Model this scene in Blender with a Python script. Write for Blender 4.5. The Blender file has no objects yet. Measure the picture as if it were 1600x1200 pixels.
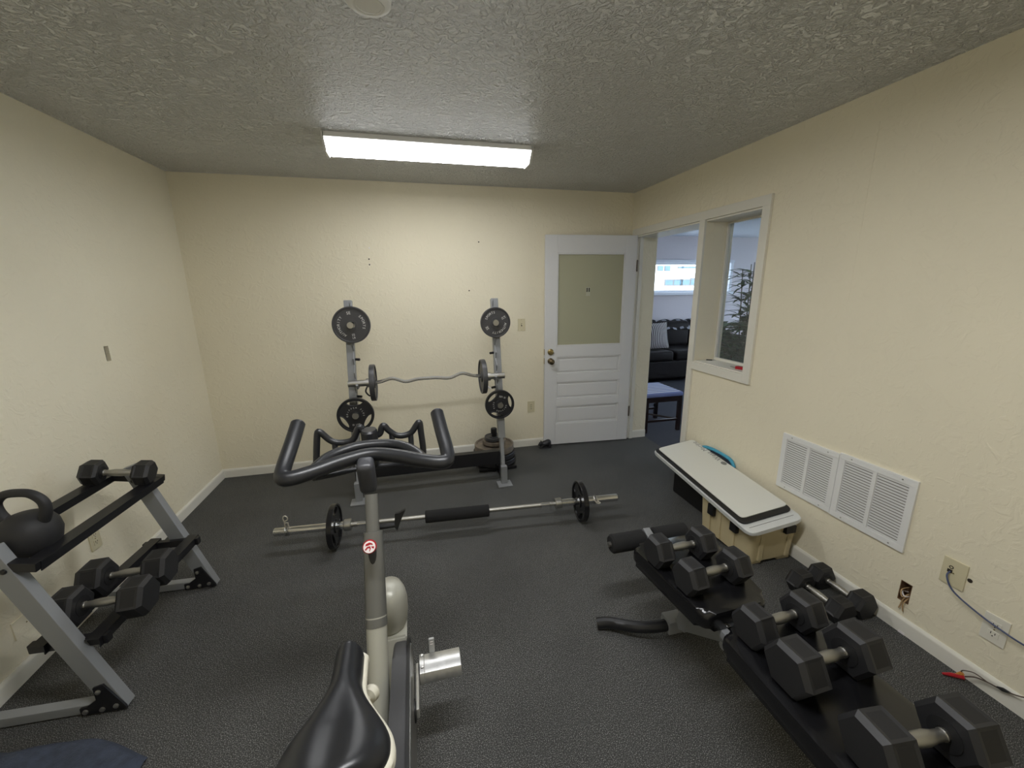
import bpy, bmesh, math, random
from mathutils import Vector, Matrix, Euler
random.seed(7)
scene = bpy.context.scene
COL = scene.collection

# ------------------------------------------------------------------ camera, world, exposure
W, H, DEPTH = 3.811, 2.44, 4.2          # room width, height, length (back wall is y=0, left wall x=0)
cam_d = bpy.data.cameras.new('camera'); cam = bpy.data.objects.new('camera', cam_d); COL.objects.link(cam)
cam_d.sensor_fit = 'HORIZONTAL'; cam_d.sensor_width = 36.0; cam_d.lens = 36.0 * 633.4 / 1600.0
cam_d.clip_start = 0.02; cam_d.clip_end = 200
yaw, pit, rol = math.radians(-13.5937), math.radians(13.4013), math.radians(-0.6611)
fw = Vector((-math.sin(yaw)*math.cos(pit), math.cos(yaw)*math.cos(pit), -math.sin(pit)))
rt = Vector((math.cos(yaw), math.sin(yaw), 0)); up = rt.cross(fw)
r2 = rt*math.cos(rol) + up*math.sin(rol); u2 = up*math.cos(rol) - rt*math.sin(rol)
cam.matrix_world = Matrix(((r2.x, u2.x, -fw.x, 1.686), (r2.y, u2.y, -fw.y, -3.759), (r2.z, u2.z, -fw.z, 1.584), (0, 0, 0, 1)))
scene.camera = cam
world = bpy.data.worlds.new('world'); scene.world = world; world.use_nodes = True
bg = world.node_tree.nodes['Background']; bg.inputs[0].default_value = (0.75, 0.86, 1.0, 1); bg.inputs[1].default_value = 8.0
LAMP, LAMP_SIDE = 33.0, 3.8              # emission of the fluorescent diffusers: bottom lens, sloping sides
LAMP2 = 2.0                              # power factor of the second fixture, boosted to brighten the near walls
scene.view_settings.view_transform = 'Standard'; scene.view_settings.look = 'None'
scene.view_settings.gamma = 1.0; scene.view_settings.use_curve_mapping = False
scene.view_settings.exposure = 0.0

# ------------------------------------------------------------------ materials
def lin(c): return tuple(((x/255/12.92) if x/255 <= .04045 else ((x/255+.055)/1.055)**2.4) for x in c)
def mat(name, rgb, rough=.5, metal=0., bump=None, var=None, spec=None, coat=0., emit=0., trans=None):
    """rgb in 0-255 sRGB. bump=(scale, strength, distance[, detail]); var=(scale, amount) colour mottling."""
    m = bpy.data.materials.new(name); m.use_nodes = True; nt = m.node_tree; b = nt.nodes['Principled BSDF']
    c = lin(rgb); b.inputs['Base Color'].default_value = (*c, 1); b.inputs['Roughness'].default_value = rough; b.inputs['Metallic'].default_value = metal
    if spec is not None: b.inputs['Specular IOR Level'].default_value = spec
    if coat: b.inputs['Coat Weight'].default_value = coat; b.inputs['Coat Roughness'].default_value = .15
    if emit: b.inputs['Emission Color'].default_value = (*c, 1); b.inputs['Emission Strength'].default_value = emit
    tc = nt.nodes.new('ShaderNodeTexCoord')
    if var:
        n = nt.nodes.new('ShaderNodeTexNoise'); n.inputs['Scale'].default_value = var[0]; n.inputs['Detail'].default_value = 5
        nt.links.new(tc.outputs['Object'], n.inputs['Vector'])
        r = nt.nodes.new('ShaderNodeValToRGB'); r.color_ramp.elements[0].position = .3; r.color_ramp.elements[1].position = .7
        r.color_ramp.elements[0].color = (*[x*(1-var[1]) for x in c], 1); r.color_ramp.elements[1].color = (*[min(1, x*(1+var[1])) for x in c], 1)
        nt.links.new(n.outputs['Fac'], r.inputs['Fac']); nt.links.new(r.outputs['Color'], b.inputs['Base Color'])
    if bump:
        n = nt.nodes.new('ShaderNodeTexNoise'); n.inputs['Scale'].default_value = bump[0]; n.inputs['Detail'].default_value = bump[3] if len(bump) > 3 else 3
        nt.links.new(tc.outputs['Object'], n.inputs['Vector'])
        bp = nt.nodes.new('ShaderNodeBump'); bp.inputs['Strength'].default_value = bump[1]; bp.inputs['Distance'].default_value = bump[2]
        nt.links.new(n.outputs['Fac'], bp.inputs['Height']); nt.links.new(bp.outputs['Normal'], b.inputs['Normal'])
    return m

def mat_stucco(name, rgb, rough, ridge_scale, ridge_strength, dist, fine=90, contrast=(.44, .60), spec=.5, warp=.12):
    """painted hand-trowelled texture: broken ridges over a fine orange peel"""
    m = mat(name, rgb, rough, var=(1.3, .03), spec=spec); nt = m.node_tree; b = nt.nodes['Principled BSDF']
    tc = nt.nodes['Texture Coordinate']
    n0 = nt.nodes.new('ShaderNodeTexNoise'); n0.inputs['Scale'].default_value = ridge_scale; n0.inputs['Detail'].default_value = 4; n0.inputs['Distortion'].default_value = 1.6
    n1 = nt.nodes.new('ShaderNodeTexNoise'); n1.inputs['Scale'].default_value = fine; n1.inputs['Detail'].default_value = 2
    for n in (n0, n1): nt.links.new(tc.outputs['Object'], n.inputs['Vector'])
    r = nt.nodes.new('ShaderNodeValToRGB'); r.color_ramp.elements[0].position = contrast[0]; r.color_ramp.elements[1].position = contrast[1]
    nt.links.new(n0.outputs['Fac'], r.inputs['Fac'])
    mx = nt.nodes.new('ShaderNodeMath'); mx.operation = 'MULTIPLY_ADD'; mx.inputs[1].default_value = .25
    nt.links.new(n1.outputs['Fac'], mx.inputs[0]); nt.links.new(r.outputs['Color'], mx.inputs[2])
    bp = nt.nodes.new('ShaderNodeBump'); bp.inputs['Strength'].default_value = ridge_strength; bp.inputs['Distance'].default_value = dist
    nt.links.new(mx.outputs[0], bp.inputs['Height']); nt.links.new(bp.outputs['Normal'], b.inputs['Normal'])
    return m

def mat_floor():
    m = mat('rubber_flooring', (58, 58, 57), .75, spec=.3); nt = m.node_tree; b = nt.nodes['Principled BSDF']; tc = nt.nodes['Texture Coordinate']
    n = nt.nodes.new('ShaderNodeTexNoise'); n.inputs['Scale'].default_value = 300; n.inputs['Detail'].default_value = 3
    n2 = nt.nodes.new('ShaderNodeTexNoise'); n2.inputs['Scale'].default_value = 2.2; n2.inputs['Detail'].default_value = 4
    for q in (n, n2): nt.links.new(tc.outputs['Object'], q.inputs['Vector'])
    r = nt.nodes.new('ShaderNodeValToRGB'); e = r.color_ramp.elements
    e[0].position = .33; e[0].color = (*lin((36, 36, 35)), 1); e[1].position = .70; e[1].color = (*lin((158, 158, 155)), 1)
    k = r.color_ramp.elements.new(.55); k.color = (*lin((72, 72, 71)), 1)
    nt.links.new(n.outputs['Fac'], r.inputs['Fac'])
    mr = nt.nodes.new('ShaderNodeMapRange'); mr.inputs[1].default_value = .3; mr.inputs[2].default_value = .7; mr.inputs[3].default_value = .85; mr.inputs[4].default_value = 1.12
    nt.links.new(n2.outputs['Fac'], mr.inputs[0])
    mx = nt.nodes.new('ShaderNodeMix'); mx.data_type = 'RGBA'; mx.blend_type = 'MULTIPLY'; mx.inputs[0].default_value = 1
    nt.links.new(r.outputs['Color'], mx.inputs[6]); nt.links.new(mr.outputs[0], mx.inputs[7]); nt.links.new(mx.outputs[2], b.inputs['Base Color'])
    bp = nt.nodes.new('ShaderNodeBump'); bp.inputs['Strength'].default_value = .5; bp.inputs['Distance'].default_value = .003
    nt.links.new(n.outputs['Fac'], bp.inputs['Height']); nt.links.new(bp.outputs['Normal'], b.inputs['Normal'])
    return m

def mat_glass(name, tint=(1, 1, 1), gloss_rough=.02, ior=1.45, veil=None):
    m = bpy.data.materials.new(name); m.use_nodes = True; nt = m.node_tree; nt.nodes.remove(nt.nodes['Principled BSDF']); out = nt.nodes['Material Output']
    t = nt.nodes.new('ShaderNodeBsdfTransparent'); t.inputs[0].default_value = (*tint, 1)
    g = nt.nodes.new('ShaderNodeBsdfGlossy'); g.inputs['Roughness'].default_value = gloss_rough
    lw = nt.nodes.new('ShaderNodeLayerWeight'); lw.inputs[0].default_value = .5
    pw = nt.nodes.new('ShaderNodeMath'); pw.operation = 'POWER'; pw.inputs[1].default_value = 4.5; nt.links.new(lw.outputs['Facing'], pw.inputs[0])
    f = nt.nodes.new('ShaderNodeMath'); f.operation = 'MULTIPLY_ADD'; f.inputs[1].default_value = .85; f.inputs[2].default_value = .04; nt.links.new(pw.outputs[0], f.inputs[0])
    mx = nt.nodes.new('ShaderNodeMixShader'); nt.links.new(f.outputs[0], mx.inputs[0]); nt.links.new(t.outputs[0], mx.inputs[1]); nt.links.new(g.outputs[0], mx.inputs[2])
    last = mx
    if veil:
        d = nt.nodes.new('ShaderNodeBsdfDiffuse'); d.inputs[0].default_value = (*lin(veil[0]), 1)
        m2 = nt.nodes.new('ShaderNodeMixShader'); m2.inputs[0].default_value = veil[1]
        nt.links.new(mx.outputs[0], m2.inputs[1]); nt.links.new(d.outputs[0], m2.inputs[2]); last = m2
    nt.links.new(last.outputs[0], out.inputs[0]); return m

def mat_stripes(name, c1, c2, scale, axis='X', rough=.9, duty=.5, pos=.06):
    m = mat(name, c1, rough); nt = m.node_tree; b = nt.nodes['Principled BSDF']; tc = nt.nodes['Texture Coordinate']
    w = nt.nodes.new('ShaderNodeTexWave'); w.bands_direction = axis; w.inputs['Scale'].default_value = scale; w.inputs['Distortion'].default_value = .3
    r = nt.nodes.new('ShaderNodeValToRGB'); e = r.color_ramp.elements; e[0].position = duty - pos; e[0].color = (*lin(c1), 1); e[1].position = duty + pos; e[1].color = (*lin(c2), 1)
    nt.links.new(tc.outputs['Object'], w.inputs['Vector']); nt.links.new(w.outputs['Fac'], r.inputs['Fac']); nt.links.new(r.outputs['Color'], b.inputs['Base Color']); return m

WALL = mat_stucco('cream_wall_paint', (236, 228, 204), .62, 17, .30, .004, 120, (.50, .66), .35)
CEIL = mat_stucco('knockdown_ceiling_paint', (237, 238, 238), .34, 30, 1.0, .018, 140, (.40, .60), .6)
LWALL = mat('lounge_wall_paint', (208, 203, 208), .7, bump=(60, .15, .002))
LCEIL = mat('lounge_ceiling_paint', (214, 222, 232), .6, bump=(30, .5, .006))
LFLOOR = mat('lounge_carpet', (58, 60, 70), .95, bump=(300, .6, .003), var=(160, .3))
FLOOR = mat_floor()
TRIM = mat('white_trim_paint', (226, 223, 212), .45, bump=(40, .08, .001))
DOORW = mat('white_door_paint', (222, 222, 222), .42, bump=(25, .05, .001))
PLATEW = mat('almond_plastic', (214, 205, 172), .4)
PLATEW2 = mat('white_plastic', (228, 224, 210), .4)
DARKSLOT = mat('dark_slot', (45, 38, 30), .8)
VENT = mat('white_enamel', (232, 232, 230), .35)
VENTBACK = mat('dark_vent_backing', (84, 72, 60), .95, var=(30, .3))  # dark mottled backing, so the gaps between the slats read dark
GLASS = mat_glass('clear_glass', (.97, .985, .99))
DGLASS = mat_glass('greenish_pane', (.84, .86, .76), .05, 1.5, ((206, 204, 178), .62))
BRASS = mat('worn_brass', (176, 158, 112), .28, 1.)
CHROME = mat('chrome', (220, 221, 222), .20, 1.)
STEEL = mat('brushed_steel', (185, 184, 180), .32, 1.)
KNURL = mat('knurled_steel', (176, 174, 168), .42, 1., bump=(900, .4, .0008))
GREYM = mat('grey_powder_coat', (138, 140, 142), .40, .15)
BLACKM = mat('black_powder_coat', (24, 24, 27), .38)
IRON = mat('black_cast_iron', (44, 44, 47), .42, .2, bump=(120, .15, .001))
IRON2 = mat('grey_cast_iron', (72, 72, 74), .42, .3, bump=(120, .15, .001))
LETTER = mat('white_lettering', (215, 215, 212), .5)
RUBBER = mat('black_rubber', (34, 34, 36), .5, bump=(180, .2, .0008))
RUBBER2 = mat('black_rubber_panel', (22, 22, 24), .6)
FOAM = mat('black_foam', (22, 22, 23), .9, bump=(350, .5, .002))
VINYL = mat('black_vinyl', (18, 18, 20), .24, bump=(260, .12, .0006))
SADV = mat('black_saddle_leather', (26, 27, 30), .33, bump=(300, .05, .0004))
BIKEG = mat('bike_silver_paint', (176, 175, 164), .42, .2)
BIKED = mat('bike_dark_silver', (108, 108, 104), .28, .25)
STEMG = mat('charcoal_stem_plastic', (64, 65, 69), .38)
BIKEW = mat('bike_pale_plastic', (196, 192, 176), .38)
BARP = mat('black_bar_coating', (33, 34, 37), .36, bump=(500, .1, .0004))
REDP = mat('red_plastic', (165, 22, 36), .3)
WHITEP = mat('white_print', (238, 232, 230), .4)
ALU = mat('cast_aluminium', (196, 196, 194), .36, .85, bump=(120, .1, .0006), var=(40, .12))
CLIPG = mat('translucent_grey_plastic', (168, 168, 166), .4)
TAN = mat('tan_plastic', (192, 178, 142), .5, bump=(200, .1, .0006))
LIDW = mat('pale_grey_board', (222, 222, 214), .42)
LIDR = mat('white_tray_plastic', (210, 212, 210), .4)
BLACKP = mat('black_plastic', (20, 20, 21), .5)
PRINT = mat('grey_print', (128, 128, 124), .6)
TEAL = mat('teal_nylon', (70, 158, 190), .55)
NAVY = mat('navy_nylon', (20, 30, 50), .7)
BLUEFAB = mat('blue_grey_fleece', (58, 65, 80), .95, bump=(140, .8, .006, 5), var=(30, .2))
CABLE = mat('blue_grey_cable', (70, 80, 112), .5)
WIRE = mat('brown_wire', (84, 72, 62), .5)
WIREL = mat('bright_spring_wire', (214, 208, 192), .35, .6)
COPPER = mat('bare_tan_wire', (170, 140, 100), .5)
SOFA = mat('dark_brown_leather', (24, 20, 20), .6, bump=(40, .25, .003), spec=.18)
THROW = mat_stripes('grey_black_throw', (24, 24, 28), (150, 152, 160), 2.2, 'X')
PILLOW = mat_stripes('striped_pillow_cloth', (52, 50, 56), (190, 186, 184), 9.0, 'X')
NAVYP = mat('dark_navy_cloth', (30, 32, 44), .9)
STOOLC = mat_stripes('striped_seat_cloth', (120, 132, 180), (208, 212, 226), 5.0, 'Y')
DWOOD = mat('dark_wood', (34, 22, 20), .35, var=(12, .3))
LEAF = mat('leaf_green', (62, 108, 62), .5, var=(9, .35))
LEAF2 = mat('dark_leaf_green', (38, 74, 46), .5, var=(9, .35))
STEM = mat('plant_stem', (74, 66, 40), .7)
POT = mat('dark_ceramic', (40, 40, 44), .4)
FACADE = mat('pale_render', (240, 238, 232), .8)
SKYGL = mat('blue_window_glass', (58, 92, 108), .6, spec=.15)
ASPH = mat('outdoor_paving', (190, 190, 186), .9)
WINF = mat('white_window_frame', (214, 220, 230), .4)

def diffuser_mat(name, power):
    m = bpy.data.materials.new(name); m.use_nodes = True; b = m.node_tree.nodes['Principled BSDF']
    b.inputs['Base Color'].default_value = (.9, .92, .92, 1); b.inputs['Roughness'].default_value = .3
    b.inputs['Emission Color'].default_value = (.98, .99, 1.0, 1); b.inputs['Emission Strength'].default_value = power
    return m
DIFF = diffuser_mat('lit_acrylic_lens', LAMP); DIFFS = diffuser_mat('lit_acrylic_side', LAMP_SIDE)

# ------------------------------------------------------------------ mesh helpers
def V(*a): return Vector(a)
def catmull(pts, n=8, closed=False):
    P = [Vector(p) for p in pts]; out = []; N = len(P)
    rng = range(N if closed else N-1)
    for i in rng:
        g = (lambda k: P[k % N]) if closed else (lambda k: P[max(0, min(N-1, k))])
        p0, p1, p2, p3 = g(i-1), g(i), g(i+1), g(i+2)
        for k in range(n):
            t = k/n; out.append(.5*((2*p1)+(p2-p0)*t+(2*p0-5*p1+4*p2-p3)*t*t+(3*p1-p0-3*p2+p3)*t**3))
    if not closed: out.append(P[-1])
    return out

class B:
    def __init__(s): s.bm = bmesh.new()
    def _fin(s, vs, M):
        if M is not None: bmesh.ops.transform(s.bm, matrix=M, verts=vs)
        return vs
    def box(s, c, d, bev=0., M=None, seg=2):
        r = bmesh.ops.create_cube(s.bm, size=1.0)['verts']
        bmesh.ops.scale(s.bm, vec=d, verts=r); bmesh.ops.translate(s.bm, vec=c, verts=r)
        if bev > 0:
            es = list({e for v in r for e in v.link_edges})
            q = bmesh.ops.bevel(s.bm, geom=es, offset=bev, segments=seg, affect='EDGES', profile=.5, clamp_overlap=True)
            r = list({v for f in q['faces'] for v in f.verts} | {v for v in r if v.is_valid})
            r = [v for v in r if v.is_valid]
            # collect the whole island
            st = list(r); seen = set(r)
            while st:
                v = st.pop()
                for e in v.link_edges:
                    o = e.other_vert(v)
                    if o not in seen: seen.add(o); st.append(o)
            r = list(seen)
        return s._fin(r, M)
    def cyl(s, p0, p1, r0, r1=None, seg=16, M=None):
        return s.tube([p0, p1], [r0, r0 if r1 is None else r1], seg, M=M)
    def tube(s, pts, r, seg=10, closed=False, M=None, flat=1.0, cap=True, upv=None):
        P = [Vector(p) for p in pts]; N = len(P); rs = r if isinstance(r, (list, tuple)) else [r]*N
        T = []
        for i in range(N):
            a = P[(i+1) % N] if (closed or i < N-1) else P[i]; b = P[i-1] if (closed or i > 0) else P[i]
            T.append((a-b).normalized())
        n = upv or (Vector((0, 0, 1)) if abs(T[0].z) < .9 else Vector((1, 0, 0)))
        n = (n - T[0]*n.dot(T[0])).normalized(); rings = []
        for i in range(N):
            n = (n - T[i]*n.dot(T[i])).normalized(); bn = T[i].cross(n)
            rings.append([s.bm.verts.new(P[i]+(n*math.cos(2*math.pi*k/seg)*flat+bn*math.sin(2*math.pi*k/seg))*rs[i]) for k in range(seg)])
        for i in range(N if closed else N-1):
            A, Bq = rings[i], rings[(i+1) % N]
            for k in range(seg): s.bm.faces.new((A[k], A[(k+1) % seg], Bq[(k+1) % seg], Bq[k]))
        if not closed and cap:
            s.bm.faces.new(list(reversed(rings[0]))); s.bm.faces.new(rings[-1])
        return s._fin([v for q in rings for v in q], M)
    def lathe(s, prof, seg=24, M=None, cap=True):
        """prof: (radius, z) list, around local z"""
        rings = []
        for (r, z) in prof: rings.append([s.bm.verts.new((r*math.cos(2*math.pi*k/seg), r*math.sin(2*math.pi*k/seg), z)) for k in range(seg)] if r > 1e-6 else [s.bm.verts.new((0, 0, z))])
        for A, C in zip(rings, rings[1:]):
            for k in range(seg):
                if len(A) == 1 and len(C) == 1: continue
                if len(A) == 1: s.bm.faces.new((A[0], C[(k+1) % seg], C[k]))
                elif len(C) == 1: s.bm.faces.new((A[k], A[(k+1) % seg], C[0]))
                else: s.bm.faces.new((A[k], A[(k+1) % seg], C[(k+1) % seg], C[k]))
        if cap:
            if len(rings[0]) > 1: s.bm.faces.new(list(reversed(rings[0])))
            if len(rings[-1]) > 1: s.bm.faces.new(rings[-1])
        vs = [v for q in rings for v in q]; return s._fin(vs, M)
    def ring(s, r0, r1, z0, z1, seg=32, M=None):
        """a washer: closed profile"""
        pr = [(r0, z0), (r1, z0), (r1, z1), (r0, z1)]; rings = [[s.bm.verts.new((r*math.cos(2*math.pi*k/seg), r*math.sin(2*math.pi*k/seg), z)) for k in range(seg)] for r, z in pr]
        for i in range(4):
            A, C = rings[i], rings[(i+1) % 4]
            for k in range(seg): s.bm.faces.new((A[k], A[(k+1) % seg], C[(k+1) % seg], C[k]))
        return s._fin([v for q in rings for v in q], M)
    def prism(s, poly, z0, z1, M=None, bev=0., seg=2):
        a = [s.bm.verts.new((x, y, z0)) for x, y in poly]; b = [s.bm.verts.new((x, y, z1)) for x, y in poly]; n = len(poly)
        fs = [s.bm.faces.new(list(reversed(a))), s.bm.faces.new(b)]
        for k in range(n): fs.append(s.bm.faces.new((a[k], a[(k+1) % n], b[(k+1) % n], b[k])))
        vs = a+b
        if bev > 0:
            old = set(s.bm.verts) - set(vs)
            es = list({e for f in fs[:2] for e in f.edges})
            bmesh.ops.bevel(s.bm, geom=es, offset=bev, segments=seg, affect='EDGES', profile=.5, clamp_overlap=True)
            vs = [v for v in s.bm.verts if v not in old]
        return s._fin(vs, M)
    def sphere(s, c, r, M=None, u=16, v=10):
        q = bmesh.ops.create_uvsphere(s.bm, u_segments=u, v_segments=v, radius=1.0)['verts']
        rr = r if isinstance(r, (tuple, list)) else (r, r, r)
        bmesh.ops.scale(s.bm, vec=rr, verts=q); bmesh.ops.translate(s.bm, vec=c, verts=q); return s._fin(q, M)
    def grid(s, nu, nv, fn, M=None, close_u=False):
        g = [[s.bm.verts.new(fn(i/(nu if close_u else nu-1), j/(nv-1))) for j in range(nv)] for i in range(nu)]
        for i in range(nu if close_u else nu-1):
            for j in range(nv-1): s.bm.faces.new((g[i][j], g[(i+1) % nu][j], g[(i+1) % nu][j+1], g[i][j+1]))
        return s._fin([v for q in g for v in q], M)

MATS = {}        # root object name -> matrix of its empty
def link(o): COL.objects.link(o); return o
def thing(name, label, cat, loc=(0, 0, 0), rz=0., group=None, kind=None):
    o = bpy.data.objects.new(name, None); link(o); o.empty_display_size = .05
    o.location = loc; o.rotation_euler = (0, 0, rz)
    if label: o['label'] = label
    if cat: o['category'] = cat
    if group: o['group'] = group
    if kind: o['kind'] = kind
    MATS[o.name] = Matrix.Translation(loc) @ Matrix.Rotation(rz, 4, 'Z'); return o
def obj(name, b, m, parent=None, smooth=30, local=False, label=None):
    """mesh object from builder b (world coordinates unless local)"""
    bm = b.bm if isinstance(b, B) else b
    bmesh.ops.recalc_face_normals(bm, faces=bm.faces)
    if parent is not None and not local: bmesh.ops.transform(bm, matrix=MATS[parent.name].inverted(), verts=bm.verts)
    me = bpy.data.meshes.new(name); bm.to_mesh(me); bm.free(); me.materials.append(m)
    if smooth:
        for p in me.polygons: p.use_smooth = True
        me.set_sharp_from_angle(angle=math.radians(smooth))
    o = link(bpy.data.objects.new(name, me))
    if smooth and smooth <= 30: wn = o.modifiers.new('weighted_normals', 'WEIGHTED_NORMAL'); wn.keep_sharp = True
    if parent is not None: o.parent = parent; MATS[o.name] = MATS[parent.name]
    else: MATS[o.name] = Matrix.Identity(4)
    if label: o['label'] = label
    return o
def tag(o, label, cat, group=None):
    o['label'] = label; o['category'] = cat
    if group: o['group'] = group
    return o
def struct(name, b, m, label=None, parent=None, smooth=30):
    o = obj(name, b, m, parent, smooth)
    if parent is None: o['kind'] = 'structure'
    if label: o['label'] = label
    if parent is None: o['category'] = name.split('_')[0]
    return o
def clone(root, loc, rot=None, label=None, scale=None):
    r = root.copy(); link(r); r.location = loc
    if rot is not None: r.rotation_euler = rot
    if scale: r.scale = scale
    if label: r['label'] = label
    for ch in list(root.children):
        c = ch.copy(); link(c); c.parent = r
        for g in list(ch.children): d = g.copy(); link(d); d.parent = c
    return r
_glyph = {}
def glyph(ch, size):
    if ch not in _glyph:
        cu = bpy.data.curves.new('glyph', 'FONT'); cu.body = ch; cu.size = 1.0; cu.align_x = 'CENTER'; cu.extrude = .0; cu.resolution_u = 3
        o = bpy.data.objects.new('glyph', cu); me = bpy.data.meshes.new_from_object(o)
        vs = [tuple(v.co) for v in me.vertices]; fs = [tuple(p.vertices) for p in me.polygons]
        w = (max(v[0] for v in vs)-min(v[0] for v in vs)) if vs else .35
        bpy.data.objects.remove(o); bpy.data.curves.remove(cu); bpy.data.meshes.remove(me); _glyph[ch] = (vs, fs, w)
    return _glyph[ch]
def put_glyph(b, ch, size, M):
    vs, fs, w = glyph(ch, size)
    q = [b.bm.verts.new(M @ Vector((v[0]*size, v[1]*size, 0))) for v in vs]
    for f in fs:
        try: b.bm.faces.new([q[i] for i in f])
        except ValueError: pass
def text_line(b, s, size, M, track=1.12):
    x = 0.; xs = []
    for ch in s:
        w = glyph(ch, 1)[2]*size if ch != ' ' else .3*size
        xs.append(x+w/2); x += w + .1*size*track
    for ch, xx in zip(s, xs):
        if ch != ' ': put_glyph(b, ch, size, M @ Matrix.Translation((xx-x/2, 0, 0)))
def text_arc(b, s, size, R, a_mid, step, M, inward=False):
    n = len(s)
    for i, ch in enumerate(s):
        if ch == ' ': continue
        a = a_mid - (i-(n-1)/2)*step if not inward else a_mid + (i-(n-1)/2)*step
        p = Matrix.Rotation(a, 4, 'Z') @ Matrix.Translation((R, 0, 0)) @ Matrix.Rotation(-math.pi/2 if not inward else math.pi/2, 4, 'Z')
        put_glyph(b, ch, size, M @ p)
def axis_m(origin, z, x=None):
    """matrix whose local z points along z"""
    z = Vector(z).normalized(); x = Vector(x) if x is not None else (Vector((0, 0, 1)) if abs(z.z) < .9 else Vector((1, 0, 0)))
    x = (x - z*x.dot(z)).normalized(); y = z.cross(x)
    return Matrix(((x.x, y.x, z.x, origin[0]), (x.y, y.y, z.y, origin[1]), (x.z, y.z, z.z, origin[2]), (0, 0, 0, 1)))

# ------------------------------------------------------------------ room shell
def holed_wall(b, a0, a1, z0, z1, holes, fn):
    """sheet with thickness; fn(a, z, side) -> point; holes = (a0,a1,z0,z1)"""
    A = sorted({a0, a1, *[h[0] for h in holes], *[h[1] for h in holes]}); Z = sorted({z0, z1, *[h[2] for h in holes], *[h[3] for h in holes]})
    vs = {}
    def vert(a, z, sd):
        k = (a, z, sd)
        if k not in vs: vs[k] = b.bm.verts.new(fn(a, z, sd))
        return vs[k]
    def solid(i, j):
        if not (0 <= i < len(A)-1 and 0 <= j < len(Z)-1): return False
        ac, zc = (A[i]+A[i+1])/2, (Z[j]+Z[j+1])/2
        return not any(h[0] < ac < h[1] and h[2] < zc < h[3] for h in holes)
    for i in range(len(A)-1):
        for j in range(len(Z)-1):
            if not solid(i, j): continue
            for sd in (0, 1): b.bm.faces.new([vert(A[i], Z[j], sd), vert(A[i+1], Z[j], sd), vert(A[i+1], Z[j+1], sd), vert(A[i], Z[j+1], sd)])
            for (di, dj, p, q) in ((-1, 0, (A[i], Z[j]), (A[i], Z[j+1])), (1, 0, (A[i+1], Z[j]), (A[i+1], Z[j+1])), (0, -1, (A[i], Z[j]), (A[i+1], Z[j])), (0, 1, (A[i], Z[j+1]), (A[i+1], Z[j+1]))):
                if not solid(i+di, j+dj): b.bm.faces.new([vert(*p, 0), vert(*q, 0), vert(*q, 1), vert(*p, 1)])

T_R = .235                                # thickness of the right wall
XR = W + T_R
b = B(); b.box(((XR-.1)/2, -DEPTH/2, -.05), (XR+.1, DEPTH+.2, .1)); struct('floor', b, FLOOR, 'dark grey speckled rubber gym flooring')
b = B(); b.box((W/2, -DEPTH/2, H+.05), (W+.2, DEPTH+.2, .1)); struct('ceiling', b, CEIL, 'off-white ceiling with heavy knockdown texture')
b = B(); holed_wall(b, -DEPTH-.1, 0, 0, H, [(-1.028, -.992, 1.203, 1.288)], lambda a, z, s: (-.1*s, a, z)); wl = struct('wall_left', b, WALL, 'cream textured wall on the left')
b = B(); b.box((-.06, -1.01, 1.2455), (.08, .035, .084)); struct('wall_cavity', b, DARKSLOT, 'dark slot cut in the left wall', wl)
b = B(); b.box((W/2-.05, .05, H/2), (W+.1, .1, H)); wb = struct('wall_back', b, WALL, 'cream textured wall behind the weight rack')
for x in (.827, 2.09):
    b = B(); b.box((x, -.0003, 1.29), (.008, .0016, 2.2), .0005); struct('panel_seam', b, WALL, None, wb)
b = B(); b.box((W/2, -.0008, 2.365), (W, .003, .15)); struct('top_strip', b, WALL, None, wb)
for (x, z) in ((1.365, 1.83), (1.365, 1.785), (2.305, 1.98), (2.205, 1.56), (1.375, 1.92)):
    b = B(); b.lathe([(.006, 0), (.006, .0022), (.003, .003)], 8, axis_m((x, 0, z), (0, -1, 0))); struct('nail_hole', b, DARKSLOT if z != 1.92 else WHITEP, None, wb)
b = B(); b.box((W/2, -DEPTH-.05, H/2), (W+.2, .1, H)); struct('wall_front', b, WALL, 'cream wall behind the viewer')
b = B(); holed_wall(b, -DEPTH-.1, 0, 0, H, [(-.992, -.07, 0, 2.046), (-1.556, -1.05, 1.005, 2.046), (-2.657, -2.612, .145, .246)], lambda a, z, s: (W+T_R*s, a, z))
wr = struct('wall_right', b, WALL, 'cream textured wall with doorway and inside window')
b = B(); b.box((W-.0002, -2.147, 1.9), (.0014, .006, .8), .0004); struct('panel_seam', b, WALL, None, wr)
# baseboards: a plank with a sloped top bead
def baseboard(name, p0, p1, nrm, h=.076, t=.014, m=TRIM):
    p0, p1, n = Vector(p0), Vector(p1), Vector(nrm); L = (p1-p0).length; d = (p1-p0).normalized()
    M = Matrix(((n.x, 0, d.x, p0.x), (n.y, 0, d.y, p0.y), (0, 1, 0, 0), (0, 0, 0, 1)))
    b = B(); b.prism([(0, 0), (t, 0), (t, h-.016), (t-.004, h-.008), (.004, h), (0, h)], 0, L, M); return struct(name, b, m, 'white painted baseboard')
baseboard('baseboard_left', (0, -DEPTH, 0), (0, 0, 0), (1, 0, 0))
baseboard('baseboard_back', (0, 0, 0), (W, 0, 0), (0, -1, 0))
bbr = baseboard('baseboard_right', (W, -DEPTH, 0), (W, -1.058, 0), (-1, 0, 0))
baseboard('baseboard_front', (0, -DEPTH, 0), (W, -DEPTH, 0), (0, 1, 0))
baseboard('baseboard_doorway', (W+.075, -.07, 0), (XR, -.07, 0), (0, -1, 0), .08, .012)
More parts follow.
